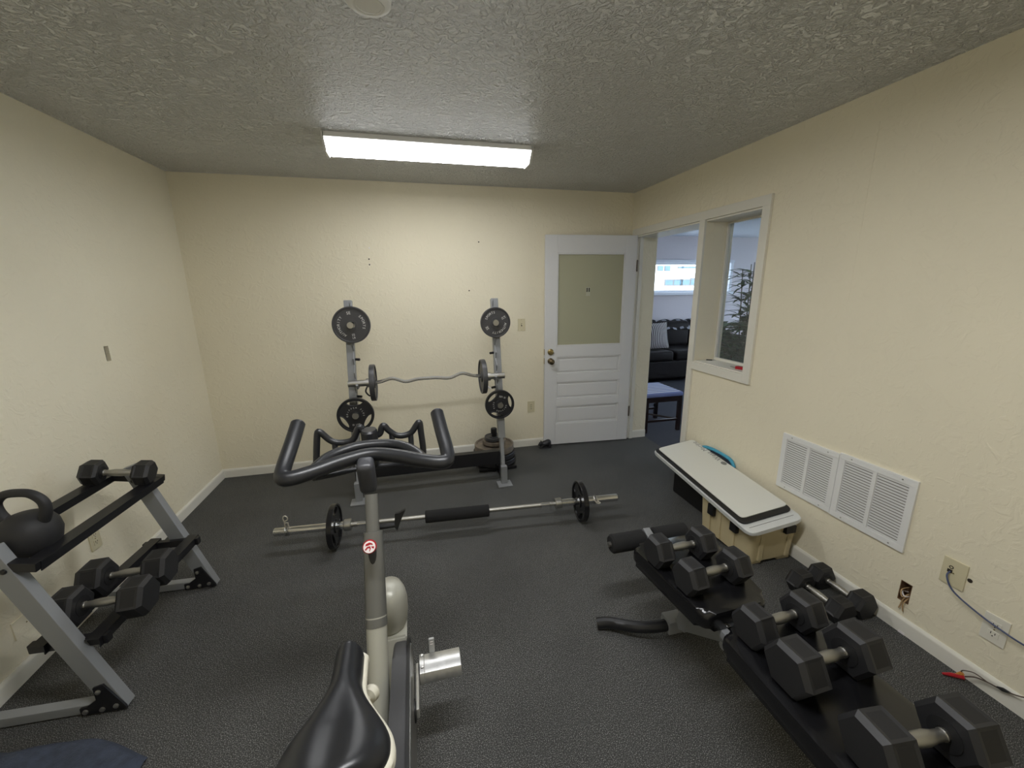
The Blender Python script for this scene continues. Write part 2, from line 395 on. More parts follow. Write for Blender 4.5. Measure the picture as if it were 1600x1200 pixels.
b = B(); b.prism([(-.012, 0), (.012, 0), (.013, .028), (.006, .045), (-.006, .046), (-.013, .03)], 0, .0015, axis_m((W-.0145, -2.665, .012), (-1, 0, 0), (0, 1, 0))); obj('paint_chip', b, WHITEP, bbr)

# casing round doorway and inside window
b = B(); c = W-.008
trim = thing('trim_1', 'white flat casing round the doorway and inside window', 'trim', (W, -.8, 0), kind='structure')
def cas(name, y0, y1, z0, z1): b = B(); b.box((c, (y0+y1)/2, (z0+z1)/2), (.018, abs(y1-y0), z1-z0), .0015); return obj(name, b, TRIM, trim)
cas('head_casing', -.034, -1.616, 2.046, 2.107); cas('side_casing', -1.556, -1.616, .945, 2.046); cas('mullion_casing', -.992, -1.05, 0.0, 2.046)
cas('sill_casing', -1.05, -1.556, .945, 1.005); cas('hinge_casing', -.034, -.070, 0, 2.046)
# linings
lin_ = thing('trim_2', 'white jamb lining inside the doorway and window opening', 'trim', (W+.1, -.8, 0), kind='structure')
def lining(name, c0, d, m=TRIM): b = B(); b.box(c0, d, .001); return obj(name, b, m, lin_)
lining('mullion_post', (W+T_R/2+.003, -1.021, 1.023), (T_R-.006, .054, 2.044))
lining('door_head', (W+T_R/2, -.531, 2.040), (T_R, .918, .012)); lining('door_stop', (W+.055, -.0835, 1.02), (.035, .025, 2.036))
lining('jamb_board', (W+.02, -.074, 1.02), (.036, .008, 2.036)); lining('window_head', (W+T_R/2, -1.303, 2.040), (T_R, .502, .012))
lining('window_side', (W+T_R/2, -1.552, 1.52), (T_R, .008, 1.03)); lining('window_stool', (W+T_R/2+.001, -1.303, 1.008), (T_R, .502, .008))

# inside window pane
w1 = thing('window_1', 'tall narrow inside window looking into the lounge', 'window', (W+.19, -1.303, 1.012), kind='structure')
for nm, cc, d in (('frame_side', (W+.19, -1.057, 1.52), (.028, .014, 1.01)), ('frame_side', (W+.19, -1.541, 1.52), (.028, .014, 1.01)), ('frame_top', (W+.19, -1.30, 2.028), (.028, .49, .014)), ('frame_bottom', (W+.19, -1.30, 1.020), (.028, .49, .018))):
    b = B(); b.box(cc, d, .003); obj(nm, b, TRIM, w1)
b = B(); b.box((W+.195, -1.30, 1.525), (.005, .472, .995)); obj('pane', b, mat_glass('smudged_glass', (.95, .97, .98), .03, 1.5, ((190, 200, 210), .05)), w1)

# ------------------------------------------------------------------ lounge beyond the doorway
LX1, LY0, LY1 = 9.2, -3.0, 2.95
b = B(); b.box(((XR+LX1)/2, (LY0+LY1)/2, -.05), (LX1-XR, LY1-LY0, .1)); struct('floor_lounge', b, LFLOOR, 'dark blue-grey carpet in the lounge')
b = B(); b.box(((XR+LX1)/2, (LY0+LY1)/2, H+.05), (LX1-XR, LY1-LY0+.2, .1)); struct('ceiling_lounge', b, LCEIL, 'pale ceiling of the lounge')
b = B(); holed_wall(b, XR-.1, LX1, 0, H, [(5.75, 7.55, 1.46, 1.99)], lambda a, z, s: (a, LY1+.14*s, z)); struct('wall_lounge_back', b, LWALL, 'pale blue-grey lounge wall with a slot window')
b = B(); holed_wall(b, LY0, LY1, 0, H, [(-2.2, 2.2, .7, 2.2)], lambda a, z, s: (LX1+.14*s, a, z)); struct('wall_lounge_side', b, LWALL, 'lounge side wall with a wide window')
b = B(); b.box((XR-.06, LY1/2+.05, H/2), (.12, LY1-.1, H)); struct('wall_lounge_near', b, LWALL, 'lounge wall beside the doorway')
b = B(); b.box(((XR+LX1)/2, LY0-.05, H/2), (LX1-XR, .1, H)); struct('wall_lounge_front', b, LWALL, 'lounge wall opposite the slot window')
w2 = thing('window_2', 'long slot window high in the lounge wall', 'window', (6.65, LY1, 1.46), kind='structure')
for nm, cc, d in (('frame_top', (6.65, LY1-.012, 2.01), (1.92, .04, .05)), ('frame_bottom', (6.65, LY1-.03, 1.44), (1.96, .08, .05)), ('frame_side', (5.73, LY1-.012, 1.725), (.05, .04, .52)), ('frame_side', (7.57, LY1-.012, 1.725), (.05, .04, .52)), ('sash_side', (7.44, LY1+.05, 1.725), (.05, .04, .53)), ('sash_side', (5.80, LY1+.05, 1.725), (.05, .04, .53)), ('sash_bottom', (6.62, LY1+.05, 1.48), (1.6, .04, .04)), ('sash_top', (6.62, LY1+.05, 1.97), (1.6, .04, .04))):
    b = B(); b.box(cc, d, .004); obj(nm, b, WINF, w2)
b = B(); b.box((6.62, LY1+.06, 1.725), (1.6, .006, .47)); obj('pane', b, GLASS, w2)
w3 = thing('window_3', 'wide lounge window out of view', 'window', (LX1, 0, .7), kind='structure')
for y in (-2.17, -.7, .7, 2.17):
    b = B(); b.box((LX1+.05, y, 1.45), (.05, .05, 1.48), .004); obj('mullion', b, WINF, w3)
b = B(); b.box((LX1+.06, 0, 1.45), (.006, 4.34, 1.48)); obj('pane', b, GLASS, w3)
# outdoors
b = B(); b.box((8, 15, -.15), (60, 60, .1)); struct('ground_outdoor', b, ASPH, 'pale paving outside the lounge window')
nb = thing('neighbour_building', 'bright white building with blue windows seen through the lounge slot window', 'building', (12, 13, -.1))
b = B(); b.box((12, 14, 2.4), (16, 2, 5.0)); obj('wall', b, FACADE, nb)
for (x, z, w_, h_) in ((13.10, 1.72, .42, .30), (13.54, 1.72, .42, .30), (13.98, 1.72, .42, .30), (14.42, 1.74, .42, .34), (12.62, 2.34, .30, .24), (12.98, 2.34, .30, .24), (14.0, 2.38, 1.0, .10)):
    b = B(); b.box((x, 12.98, z), (w_, .06, h_)); f = obj('window_frame', b, WIRE, nb)
    b = B(); b.box((x, 12.945, z), (w_-.05, .03, h_-.05)); obj('pane', b, SKYGL, f)
for z in (1.84, 1.60):
    b = B(); b.cyl((12.8, 12.9, z), (14.7, 12.9, z), .012, seg=6); obj('railing_bar', b, WIRE, nb)

# ------------------------------------------------------------------ door (open flat towards the back wall)
hx, hy = 3.806, -.120; fx, fy = 2.913, -.052
dv = Vector((fx-hx, fy-hy, 0)); DW = dv.length; dv.normalize(); dn = Vector((dv.y, -dv.x, 0))       # dn faces the room
if dn.y > 0: dn = -dn
door = thing('door_1', 'white half-glazed door with three lower panels standing open', 'door', (hx, hy, .012), kind='structure')
def DM(): return Matrix(((dv.x, 0, dn.x, hx), (dv.y, 0, dn.y, hy), (0, 1, 0, .012), (0, 0, 0, 1)))   # local (along, up, out)
DH = 2.036; TH = .034
def dbox(name, a0, a1, z0, z1, t0=-TH, t1=0., m=DOORW, bev=.0015, parent=None):
    b = B(); b.box(((a0+a1)/2, (z0+z1)/2, (t0+t1)/2), (a1-a0, z1-z0, t1-t0), bev, DM()); return obj(name, b, m, parent or door)
ST = .115
dbox('hinge_stile', 0, ST, 0, DH); dbox('lock_stile', DW-ST, DW, 0, DH)
rails = [(0, .235), (.435, .50), (.70, .765), (.965, 1.075), (1.905, DH)]
rails = [(0, .215), (.405, .475), (.655, .73), (.905, 1.01), (1.875, DH)]
for z0, z1 in rails: dbox('rail', ST, DW-ST, z0, z1)
for (z0, z1) in ((.215, .405), (.475, .655), (.73, .905)):
    pn = dbox('panel', ST, DW-ST, z0, z1, -TH+.012, -.014)
    dbox('raised_field', ST+.03, DW-ST-.03, z0+.03, z1-.03, -.014, -.007, bev=.004, parent=pn)
    for (a0, a1, q0, q1) in ((ST, ST+.012, z0, z1), (DW-ST-.012, DW-ST, z0, z1), (ST+.012, DW-ST-.012, z0, z0+.012), (ST+.012, DW-ST-.012, z1-.012, z1)):
        dbox('moulding', a0, a1, q0, q1, -.014, -.004, bev=.003, parent=pn)
pane = dbox('glass_pane', ST, DW-ST, 1.01, 1.875, -.019, -.014, DGLASS, 0)
for (a0, a1, q0, q1) in ((ST, ST+.012, 1.01, 1.875), (DW-ST-.012, DW-ST, 1.01, 1.875), (ST+.012, DW-ST-.012, 1.01, 1.022), (ST+.012, DW-ST-.012, 1.863, 1.875)):
    dbox('glazing_bead', a0, a1, q0, q1, -.013, -.002, bev=.003)
dbox('sticker', .452, .492, 1.485, 1.565, -.0135, -.0130, mat('pale_sticker', (176, 176, 160), .6), 0, parent=pane)
for a in (.456, .477): dbox('printed_bar', a, a+.011, 1.522, 1.560, -.0130, -.0128, BLACKP, 0, parent=pane)
def dlathe(name, prof, a, z, m, parent=None, seg=20):
    b = B(); b.lathe(prof, seg, DM() @ Matrix.Translation((a, z, 0))); return obj(name, b, m, parent or door)
k = dlathe('door_knob', [(.030, 0), (.030, .005), (.014, .010), (.012, .028), (.024, .036), (.029, .048), (.026, .058), (.012, .063), (0, .064)], DW-.058, .868, mat('bronze_knob', (120, 108, 88), .22, 1.))
d_ = dlathe('deadbolt', [(.031, 0), (.030, .010), (.022, .015), (.020, .016), (0, .016)], DW-.058, .957, BRASS)
dbox('keyway', DW-.060, DW-.056, .950, .964, .016, .0166, BLACKP, 0, parent=d_)
for z in (.868, .957): dbox('latch_plate', DW, DW+.003, z-.028, z+.028, -.028, -.006, BRASS, .0005)
for z in (.31, 1.76):
    hg = dbox('hinge', -.012, .002, z-.05, z+.05, -.012, .006, WIRE, .003)
    b = B(); b.cyl((-.004, z-.054, .006), (-.004, z+.054, .006), .006, seg=10, M=DM()); obj('hinge_pin', b, WIRE, hg)

# cast iron doorstop
ds = thing('doorstop', 'dark cast-iron reclining animal doorstop on the floor by the open door', 'doorstop', (2.905, -.10, 0))
b = B(); b.box((2.905, -.10, .006), (.115, .045, .012), .003); obj('base', b, IRON, ds)
b = B(); b.tube(catmull([(2.955, -.10, .045), (2.942, -.10, .062), (2.915, -.10, .050), (2.885, -.10, .045), (2.87, -.10, .05)], 5), [.018+.012*math.sin(i/20*math.pi) for i in range(21)], 10); b.tube([(2.95, -.085, .012), (2.952, -.088, .05)], [.013, .016], 8); b.tube([(2.95, -.115, .012), (2.952, -.112, .05)], [.013, .016], 8); obj('body', b, IRON, ds)
b = B(); b.sphere((2.862, -.105, .052), (.022, .019, .02)); b.sphere((2.845, -.108, .044), (.014, .012, .011)); b.tube([(2.868, -.118, .062), (2.866, -.122, .08)], [.008, .003], 6); b.tube([(2.868, -.092, .062), (2.866, -.088, .08)], [.008, .003], 6); obj('head', b, IRON, ds)
b = B(); b.tube([(2.885, -.085, .035), (2.858, -.082, .017)], [.011, .008], 8); b.tube([(2.885, -.115, .035), (2.858, -.118, .017)], [.011, .008], 8); obj('paws', b, IRON, ds)

# ------------------------------------------------------------------ ceiling fixtures
def fluorescent(label, yc, lens, side):
    fxs = thing('fluorescent_light', label, 'light', (1.875, yc, H))
    y0, y1 = yc-.110, yc+.110; FX0, FX1 = 1.262, 2.488
    M = Matrix(((0, 0, 1, 0), (1, 0, 0, 0), (0, 1, 0, 0), (0, 0, 0, 1)))       # local (y, z) poly extruded along x
    b = B(); b.box(((FX0+FX1)/2, yc, H-.013), (FX1-FX0-.01, y1-y0+.012, .026), .002); obj('housing', b, VENT, fxs)
    lo = H-.083
    b = B(); b.prism([(y0+.055, lo), (y1-.055, lo), (y1-.055, lo+.003), (y0+.055, lo+.003)], FX0+.012, FX1-.012, M); obj('bottom_lens', b, lens, fxs)
    for s_ in (-1, 1):
        ya, yb = yc+s_*.110, yc+s_*.055
        b = B(); b.prism([(ya, H-.026), (ya-s_*.002, H-.036), (yb, lo), (yb-s_*.003, lo+.003), (ya-s_*.005, H-.034), (ya-s_*.004, H-.026)], FX0+.012, FX1-.012, M); obj('side_lens', b, side, fxs)
    for x0 in (FX0, FX1-.012):
        b = B(); b.prism([(y0-.006, H), (y0-.006, H-.036), (y0+.05, H-.09), (y1-.05, H-.09), (y1+.006, H-.036), (y1+.006, H)], x0, x0+.012, M); obj('end_cap', b, VENT, fxs)
fluorescent('long white wraparound fluorescent fixture glowing on the ceiling', -.965, DIFF, DIFFS)
fluorescent('second fluorescent fixture on the ceiling above the viewer, out of view', -2.95, diffuser_mat('lit_acrylic_lens_bright', LAMP*LAMP2), diffuser_mat('lit_acrylic_side_bright', LAMP_SIDE*LAMP2))
sd = thing('smoke_detector', 'round white smoke detector on the ceiling near the top edge', 'smoke detector', (1.621, -2.262, H))
b = B(); b.lathe([(.066, 0), (.068, -.010), (.064, -.028), (.056, -.034), (.046, -.036), (.044, -.033), (0, -.033)], 36, Matrix.Translation((1.621, -2.262, H))); obj('body', b, VENT, sd)
b = B(); b.ring(.036, .041, -.0345, -.032, 32, Matrix.Translation((1.621, -2.262, H))); obj('grille_ring', b, VENT, sd)

# ------------------------------------------------------------------ wall plates, vents, cables
def wall_plate(name, label, cat, org, n, u, m, w=.072, h=.116, kind='outlet'):
    """org = plate centre on the wall, n = wall normal, u = up"""
    t = thing(name, label, cat, org); Mx = axis_m(org, n, u)    # local x = up, z = out
    b = B(); b.box((0, 0, .003), (h, w, .006), .002, Mx); p = obj('cover', b, m, t)
    if kind == 'outlet':
        for s in (-1, 1):
            b = B(); b.box((s*.0195, 0, .0065), (.027, .033, .003), .003, Mx); r = obj('socket', b, m, t)
            b = B(); b.box((s*.0195+.003, -.006, .0081), (.008, .0022, .0006), 0, Mx); b.box((s*.0195+.003, .006, .0081), (.009, .0022, .0006), 0, Mx); b.cyl((s*.0195-.008, 0, .0078), (s*.0195-.008, 0, .0084), .0024, seg=8, M=Mx); obj('slots', b, DARKSLOT, r)
    elif kind == 'switch':
        b = B(); b.box((0, 0, .0062), (.025, .011, .001), 0, Mx); obj('toggle_opening', b, DARKSLOT, t)
        b = B(); b.box((.004, 0, .011), (.012, .008, .012), .002, Mx); obj('toggle', b, m, t)
    elif kind == 'rocker':
        b = B(); b.box((0, 0, .007), (.066, .033, .003), .001, Mx); r = obj('socket_block', b, m, t)
        for s in (-.02, .0, .02):
            b = B(); b.box((s, 0, .0088), (.003, .018, .0008), 0, Mx); obj('slot_row', b, DARKSLOT, r)
    for s in ((-.048, .048) if kind == 'switch' else (0,)):
        b = B(); b.lathe([(.003, 0), (.003, .0012), (0, .0016)], 8, Mx @ Matrix.Translation((s, 0, .006))); obj('screw', b, BRASS, t)
    return t
wall_plate('light_switch', 'almond light switch plate beside the white door', 'switch', (2.694, 0, 1.236), (0, -1, 0), (0, 0, 1), PLATEW, kind='switch')
wall_plate('wall_outlet', 'almond outlet low on the back wall beside the white door', 'outlet', (2.788, 0, .415), (0, -1, 0), (0, 0, 1), PLATEW, kind='rocker')
wall_plate('wall_outlet', 'almond outlet on the left wall under the upper rail of the dumbbell rack', 'outlet', (0, -1.423, .335), (1, 0, 0), (0, 0, 1), PLATEW)
wall_plate('wall_outlet', 'cream painted-over plate on the left wall near the bottom left edge', 'outlet', (0, -1.86, .222), (1, 0, 0), (0, 1, 0), WALL, w=.080, kind='plain')
jack = wall_plate('cable_jack', 'square almond jack plate with a blue cable on the right wall', 'jack', (W, -2.775, .405), (-1, 0, 0), (0, 0, 1), PLATEW, w=.080, h=.118, kind='plain')
Mx = axis_m((W, -2.775, .405), (-1, 0, 0), (0, 0, 1))
b = B(); b.box((.004, .012, .0065), (.014, .016, .002), 0, Mx); obj('port', b, DARKSLOT, jack)
b = B(); b.ring(.005, .0075, .0055, .0075, 12, Mx @ Matrix.Translation((.022, .010, 0))); obj('port_ring', b, DARKSLOT, jack)
wall_plate('wall_outlet', 'white outlet low on the right wall below the blue cable', 'outlet', (W, -2.927, .268), (-1, 0, 0), (0, 0, 1), PLATEW2)
tag(obj('network_cable', (lambda b: (b.tube(catmull([(W-.008, -2.765, .408), (W-.030, -2.770, .392), (W-.036, -2.80, .350), (W-.030, -2.86, .318), (W-.026, -2.94, .296), (W-.030, -3.04, .290), (W-.03, -3.3, .30), (W-.02, -3.6, .34)], 8), .0032, 8), b)[1])(B()), CABLE), 'blue network cable drooping from the jack plate along the right wall', 'cable')
b = B(); b.lathe([(.008, 0), (.0085, .002), (.004, .003), (0, .002)], 10, axis_m((W, -2.825, .408), (-1, 0, 0))); obj('screw_hole', b, DARKSLOT, wr)
# open junction box
jb = thing('junction_box', 'open junction box hole with loose wires low on the right wall', 'junction box', (W, -2.6345, .145))
b = B(); y0, y1, z0, z1 = -2.656, -2.613, .146, .245
for cc, d in (((W+.05, -2.6345, .1955), (.002, .043, .099)), ((W+.025, y0+.001, .1955), (.05, .002, .099)), ((W+.025, y1-.001, .1955), (.05, .002, .099)), ((W+.025, -2.6345, z0+.001), (.05, .043, .002)), ((W+.025, -2.6345, z1-.001), (.05, .043, .002))): b.box(cc, d)
obj('box_shell', b, mat('rusty_box', (120, 92, 66), .7), jb)
b = B(); b.tube(catmull([(W+.04, -2.63, .21), (W+.0, -2.622, .20), (W-.012, -2.635, .175), (W+.01, -2.645, .19), (W-.008, -2.64, .165), (W-.012, -2.634, .12), (W-.007, -2.63, .11)], 6), .0026, 6); obj('wire', b, COPPER, jb)
b = B(); b.tube(catmull([(W+.03, -2.645, .17), (W-.008, -2.65, .165), (W-.014, -2.645, .14), (W-.008, -2.648, .105)], 6), .0026, 6); obj('wire', b, COPPER, jb)
b = B(); b.tube(catmull([(W+.04, -2.625, .18), (W+.01, -2.62, .19), (W-.006, -2.64, .18), (W+.02, -2.65, .18)], 6), .0030, 6); obj('wire', b, WHITEP, jb)
# lead with red clip
ld = thing('clip_lead', 'thin brown lead ending in red clips lying against the right baseboard', 'lead', (3.76, -2.86, 0))
b = B(); b.tube(catmull([(3.768, -2.905, .028), (3.775, -2.93, .050), (3.780, -2.962, .060), (3.783, -3.0, .068), (3.785, -3.06, .10), (3.79, -3.14, .20), (3.795, -3.3, .3)], 8), .0028, 6); obj('wire', b, WIRE, ld)
b = B(); b.tube(catmull([(3.772, -2.905, .055), (3.776, -2.925, .064), (3.780, -2.962, .060)], 8), .0022, 6); obj('wire', b, WIRE, ld)
b = B(); b.tube(catmull([(3.772, -2.905, .055), (3.768, -2.893, .045), (3.765, -2.892, .03)], 6), .0022, 6); obj('wire', b, WIRE, ld)
b = B(); b.tube([(3.783, -2.985, .065), (3.784, -3.0, .069), (3.785, -3.02, .075)], [.003, .0075, .003], 8); obj('splice', b, BLACKP, ld)
b = B(); b.tube([(3.768, -2.905, .022), (3.745, -2.875, .012), (3.725, -2.86, .006)], [.008, .008, .004], 8); obj('clip', b, REDP, ld)
b = B(); b.tube([(3.769, -2.896, .035), (3.762, -2.885, .016)], [.008, .007], 8); obj('clip', b, mat('amber_sleeve', (190, 130, 60), .5), ld)

# return-air grilles
def vent(label, y0, y1, z0, z1):
    t = thing('air_vent', label, 'vent', (W, (y0+y1)/2, z0), group=None); X0 = W-.006
    b = B(); fr = .030; ym = (y0+y1)/2
    for (a, c_, p, q) in ((y0, y1, z0, z0+fr), (y0, y1, z1-fr, z1), (y0, y0+fr, z0+fr, z1-fr), (y1-fr, y1, z0+fr, z1-fr), (ym-.009, ym+.009, z0+fr, z1-fr)):
        b.box((X0, (a+c_)/2, (p+q)/2), (.012, c_-a, q-p), .001)
    obj('frame', b, VENT, t)
    b = B(); b.box((W-.0012, ym, (z0+z1)/2), (.002, y1-y0-.02, z1-z0-.02)); obj('backing', b, VENTBACK, t)
    n = 21; hh = (z1-z0-2*fr)/n; me = None
    for (a, c_) in ((y0+fr, ym-.009), (ym+.009, y1-fr)):
        first = None
        for k in range(n):
            zc = z0+fr+hh*(k+.5)
            if first is None:
                b = B(); b.box((0, 0, 0), (.0014, c_-a, hh*.76), 0, Matrix.Rotation(math.radians(-6), 4, 'Y'))
                first = obj('slat', b, VENT, t, 0, local=True); s = first
            else: s = first.copy(); link(s)
            s.location = (X0-.0005-W, (a+c_)/2-ym, zc-z0)
    for y in (y0+.06, y1-.06):
        for z in (z0+.014, z1-.014):
            b = B(); b.lathe([(.004, 0), (.004, .001), (0, .002)], 8, axis_m((W-.012, y, z), (-1, 0, 0))); obj('screw', b, STEEL, t)
vent('white louvred air vent on the right wall, the one nearer the storage box', -2.252, -1.917, .381, .722)
vent('white louvred air vent on the right wall, the one nearer the jack plate', -2.598, -2.254, .377, .731)

# sill items
pn = thing('pen', 'short black pen lying on the inside window sill', 'pen', (W+.11, -1.085, 1.012))
b = B(); b.cyl((W+.09, -1.078, 1.0165), (W+.125, -1.10, 1.0165), .0045, seg=8); obj('barrel', b, BLACKP, pn)
b = B(); b.cyl((W+.125, -1.10, 1.0165), (W+.148, -1.115, 1.0165), .0042, .001, 8); obj('tip', b, STEEL, pn)
rm = thing('red_marker', 'red folded tool lying on the inside window sill', 'tool', (W+.06, -1.50, 1.012))
b = B(); b.box((0, 0, .010), (.035, .12, .020), .004, Matrix.Translation((W+.075, -1.478, 1.012)) @ Matrix.Rotation(.25, 4, 'Z')); obj('handle', b, REDP, rm)
b = B(); b.prism([(-.01, 0), (.01, 0), (.002, .05)], .004, .010, Matrix.Translation((W+.062, -1.420, 1.012)) @ Matrix.Rotation(.25, 4, 'Z')); obj('blade', b, STEEL, rm)

# ------------------------------------------------------------------ weight plates
def plate(label, r, t, M, style, group, m=IRON, rot=0., text=True, weight='25', cat='weight plate'):
    """local z = face normal; origin = middle of the plate"""
    loc = M.translation; th = thing('weight_plate', label, cat, tuple(loc), group=group)
    Mr = M @ Matrix.Rotation(rot, 4, 'Z'); seg = 72; hub = .0265
    b = B(); bm = b.bm
    radii = [hub, .30*r, .55*r, .84*r, .93*r]
    def rad(k, a):
        if style == 'grip' and k in (2,):
            d = min(abs(((a-c+math.pi) % (2*math.pi))-math.pi) for c in (math.pi/2, math.pi/2+2*math.pi/3, math.pi/2-2*math.pi/3)); w = .56
            return r*(.82-.25*math.sqrt(max(0, 1-(d/w)**2))) if d < w else r*.6 if d > w+.1 else r*(.82-.22*(d-w)/.1)
        return radii[k]
    def hole(a):
        if style != 'grip': return False
        d = min(abs(((a-c+math.pi) % (2*math.pi))-math.pi) for c in (math.pi/2, math.pi/2+2*math.pi/3, math.pi/2-2*math.pi/3)); return d < .54
    R = [[bm.verts.new((rad(k, 2*math.pi*i/seg)*math.cos(2*math.pi*i/seg), rad(k, 2*math.pi*i/seg)*math.sin(2*math.pi*i/seg), t*.28)) for i in range(seg)] for k in range(5)]
    fs = []
    for k in range(4):
        for i in range(seg):
            if k == 2 and hole(2*math.pi*(i+.5)/seg): continue
            fs.append(bm.faces.new((R[k][i], R[k][(i+1) % seg], R[k+1][(i+1) % seg], R[k+1][i])))
    ex = bmesh.ops.extrude_face_region(bm, geom=fs); nv = [g for g in ex['geom'] if isinstance(g, bmesh.types.BMVert)]
    bmesh.ops.translate(bm, vec=(0, 0, -t*.56), verts=nv); bmesh.ops.transform(bm, matrix=Mr, verts=bm.verts); obj('disc', b, m, th)
    b = B(); h = t/2; b.lathe([(.90*r, -h*.8), (.92*r, -h), (.985*r, -h), (r, -h*.8), (r, h*.8), (.985*r, h), (.92*r, h), (.90*r, h*.8), (.90*r, -h*.8)], 72, Mr, cap=False); obj('rim', b, m, th)
    b = B(); b.ring(hub-.001, hub+.016, -h*.95, h*.95, 36, Mr); obj('hub', b, m, th)
    if style == 'grip':
        b = B()
        for c in (math.pi/2, math.pi/2+2*math.pi/3, math.pi/2-2*math.pi/3):
            pts = [(r*q*math.cos(c+a), r*q*math.sin(c+a), t*.30) for a, q in [(-.56+1.12*i/14, .82-.25*math.sqrt(max(0, 1-((-.56+1.12*i/14)/.56)**2))) for i in range(15)]]
            b.tube(pts, .0045, 6, M=Mr)
        obj('grip_lip', b, m, th)
    if text:
        b = B(); zt = t*.28+.0008; Mt = Mr @ Matrix.Translation((0, 0, zt))
        if style == 'grip':
            text_arc(b, 'GRIPPER PLUS', .017, .052*r/.13, math.pi/2, .30, Mt); text_line(b, weight+' LBS', .020, Mt @ Matrix.Translation((0, -.60*r, 0)))
        else:
            text_arc(b, 'AUTHORITY', .026, .60*r, math.pi+.05, .21, Mt); text_arc(b, 'SPORTS', .026, .60*r, .12, .21, Mt)
            text_line(b, 'SE', .030, Mt @ Matrix.Translation((0, .58*r, 0))); text_line(b, weight, .022, Mt @ Matrix.Translation((0, -.60*r, 0))); text_line(b, 'LB', .020, Mt @ Matrix.Translation((0, -.76*r, 0)))
        obj('lettering', b, LETTER, th)
    return th

# ------------------------------------------------------------------ upright rack with cross beam at the back wall
def lerp(a, b_, t): return tuple(a[i]+(b_[i]-a[i])*t for i in range(3))
rk = thing('barbell_rack', 'grey two-post barbell rack with black cross beam at the back wall', 'rack', (1.77, -.6, 0))
posts = {'L': ((1.203, -.735, .02), (1.222, -.415, 1.50)), 'R': ((2.338, -.735, .02), (2.350, -.415, 1.495))}
for kx, (p0, p1) in posts.items():
    a = lerp(p0, p1, .24); d = (Vector(p1)-Vector(p0)).normalized(); Mx = axis_m((0, 0, 0), d, (1, 0, 0))
    L = (Vector(p1)-Vector(a)).length
    b = B(); b.box((0, 0, L/2), (.058, .050, L), .004, Matrix.Translation(a) @ Mx); obj('upright', b, GREYM, rk)
    q = lerp(p0, p1, .0); L2 = (Vector(a)-Vector(q)).length
    b = B(); b.box((0, .01, L2/2+.05), (.030, .05, L2), .003, Matrix.Translation(q) @ Mx); obj('lower_brace', b, GREYM, rk)
    b = B(); b.box((p0[0], p0[1]-.01, .085), (.050, .045, .15), .004, None); obj('foot_post', b, GREYM, rk)
    b = B(); b.box((p0[0], p0[1]-.025, .006), (.118, .105, .012), .004); obj('foot_plate', b, GREYM, rk)
    b = B(); b.box((p0[0], -.39, .075), (.05, .62, .05), .004); b.box((p0[0], -.64, .15), (.05, .06, .2), .004); obj('base_rail', b, BLACKM, rk)
    s = 1 if kx == 'L' else -1
    for z in (1.065, .79):
        t = (z-.02)/(p1[2]-.02); c0 = lerp(p0, p1, t)
        b = B(); b.cyl((c0[0]+s*.025, c0[1]-.01, c0[2]), (c0[0]+s*.062, c0[1]-.03, c0[2]), .010, seg=10); obj('safety_peg', b, BLACKM, rk)
    # saw-tooth hook strip on the inner side
    pts = []
    for i in range(9):
        t = .40+.56*i/8; c0 = lerp(p0, p1, t); pts += [(c0[1]-.026, c0[2]), (c0[1]-.050, c0[2]+.05)]
    poly = pts + [(lerp(p0, p1, .98)[1]-.02, lerp(p0, p1, .98)[2]), (lerp(p0, p1, .38)[1]-.02, lerp(p0, p1, .38)[2])]
    b = B(); b.prism(poly, p0[0]+s*.022+.010, p0[0]+s*.022+.016, Matrix(((0, 0, 1, 0), (1, 0, 0, 0), (0, 1, 0, 0), (0, 0, 0, 1)))); obj('hook_strip', b, GREYM, rk)
    for z in (1.327 if kx == 'L' else 1.312, .675 if kx == 'L' else .668):
        t = (z-.02)/(p1[2]-.02); c0 = lerp(p0, p1, t)
        b = B(); b.cyl((c0[0]+(.022 if kx == 'L' else -.018), c0[1], z), (c0[0]+(.022 if kx == 'L' else -.018), c0[1]-.125, z), .0235, seg=18); obj('plate_peg', b, STEEL, rk)
b = B(); b.box((1.77, -.645, .205), (1.10, .055, .115), .004); obj('cross_beam', b, BLACKM, rk)
# bar rests: the curl bar lies in these
for x in (1.26, 2.30):
    b = B(); b.tube(catmull([(x, -.545, .872), (x, -.62, .866), (x, -.655, .872), (x, -.68, .90)], 5), .009, 8); obj('bar_hook', b, GREYM, rk)
for lab, x, z, r, st, g, m, rot, w8, yoff in (
    ('grey lettered weight plate on the upper left peg of the barbell rack', 1.246, 1.327, .135, 'flat', 'plates', IRON2, .12, '25', -.085),
    ('grey lettered weight plate on the upper right peg of the barbell rack', 2.333, 1.312, .121, 'flat', 'plates', IRON2, 2.1, '25', -.085),
    ('black three-grip weight plate on the lower left peg of the barbell rack', 1.231, .672, .132, 'grip', 'plates', IRON, 0., '10', -.085),
    ('black three-grip weight plate on the lower right peg of the barbell rack', 2.326, .668, .119, 'grip', 'plates', IRON, -.62-math.pi+.3, '10', -.085)):
    t = (z-.02)/1.48; y = -.735+.32*t
    plate(lab, r, .030, axis_m((x, y+yoff, z), (0, -1, 0), (1, 0, 0)), st, 'weight plates on the barbell rack', m, rot, True, w8)
plate('weight plate hidden behind the upper left lettered plate on the rack', .129, .028, axis_m((1.247, -.735+.32*.883-.045, 1.320), (0, -1, 0), (1, 0, 0)), 'flat', 'weight plates on the barbell rack', IRON, 0, False)

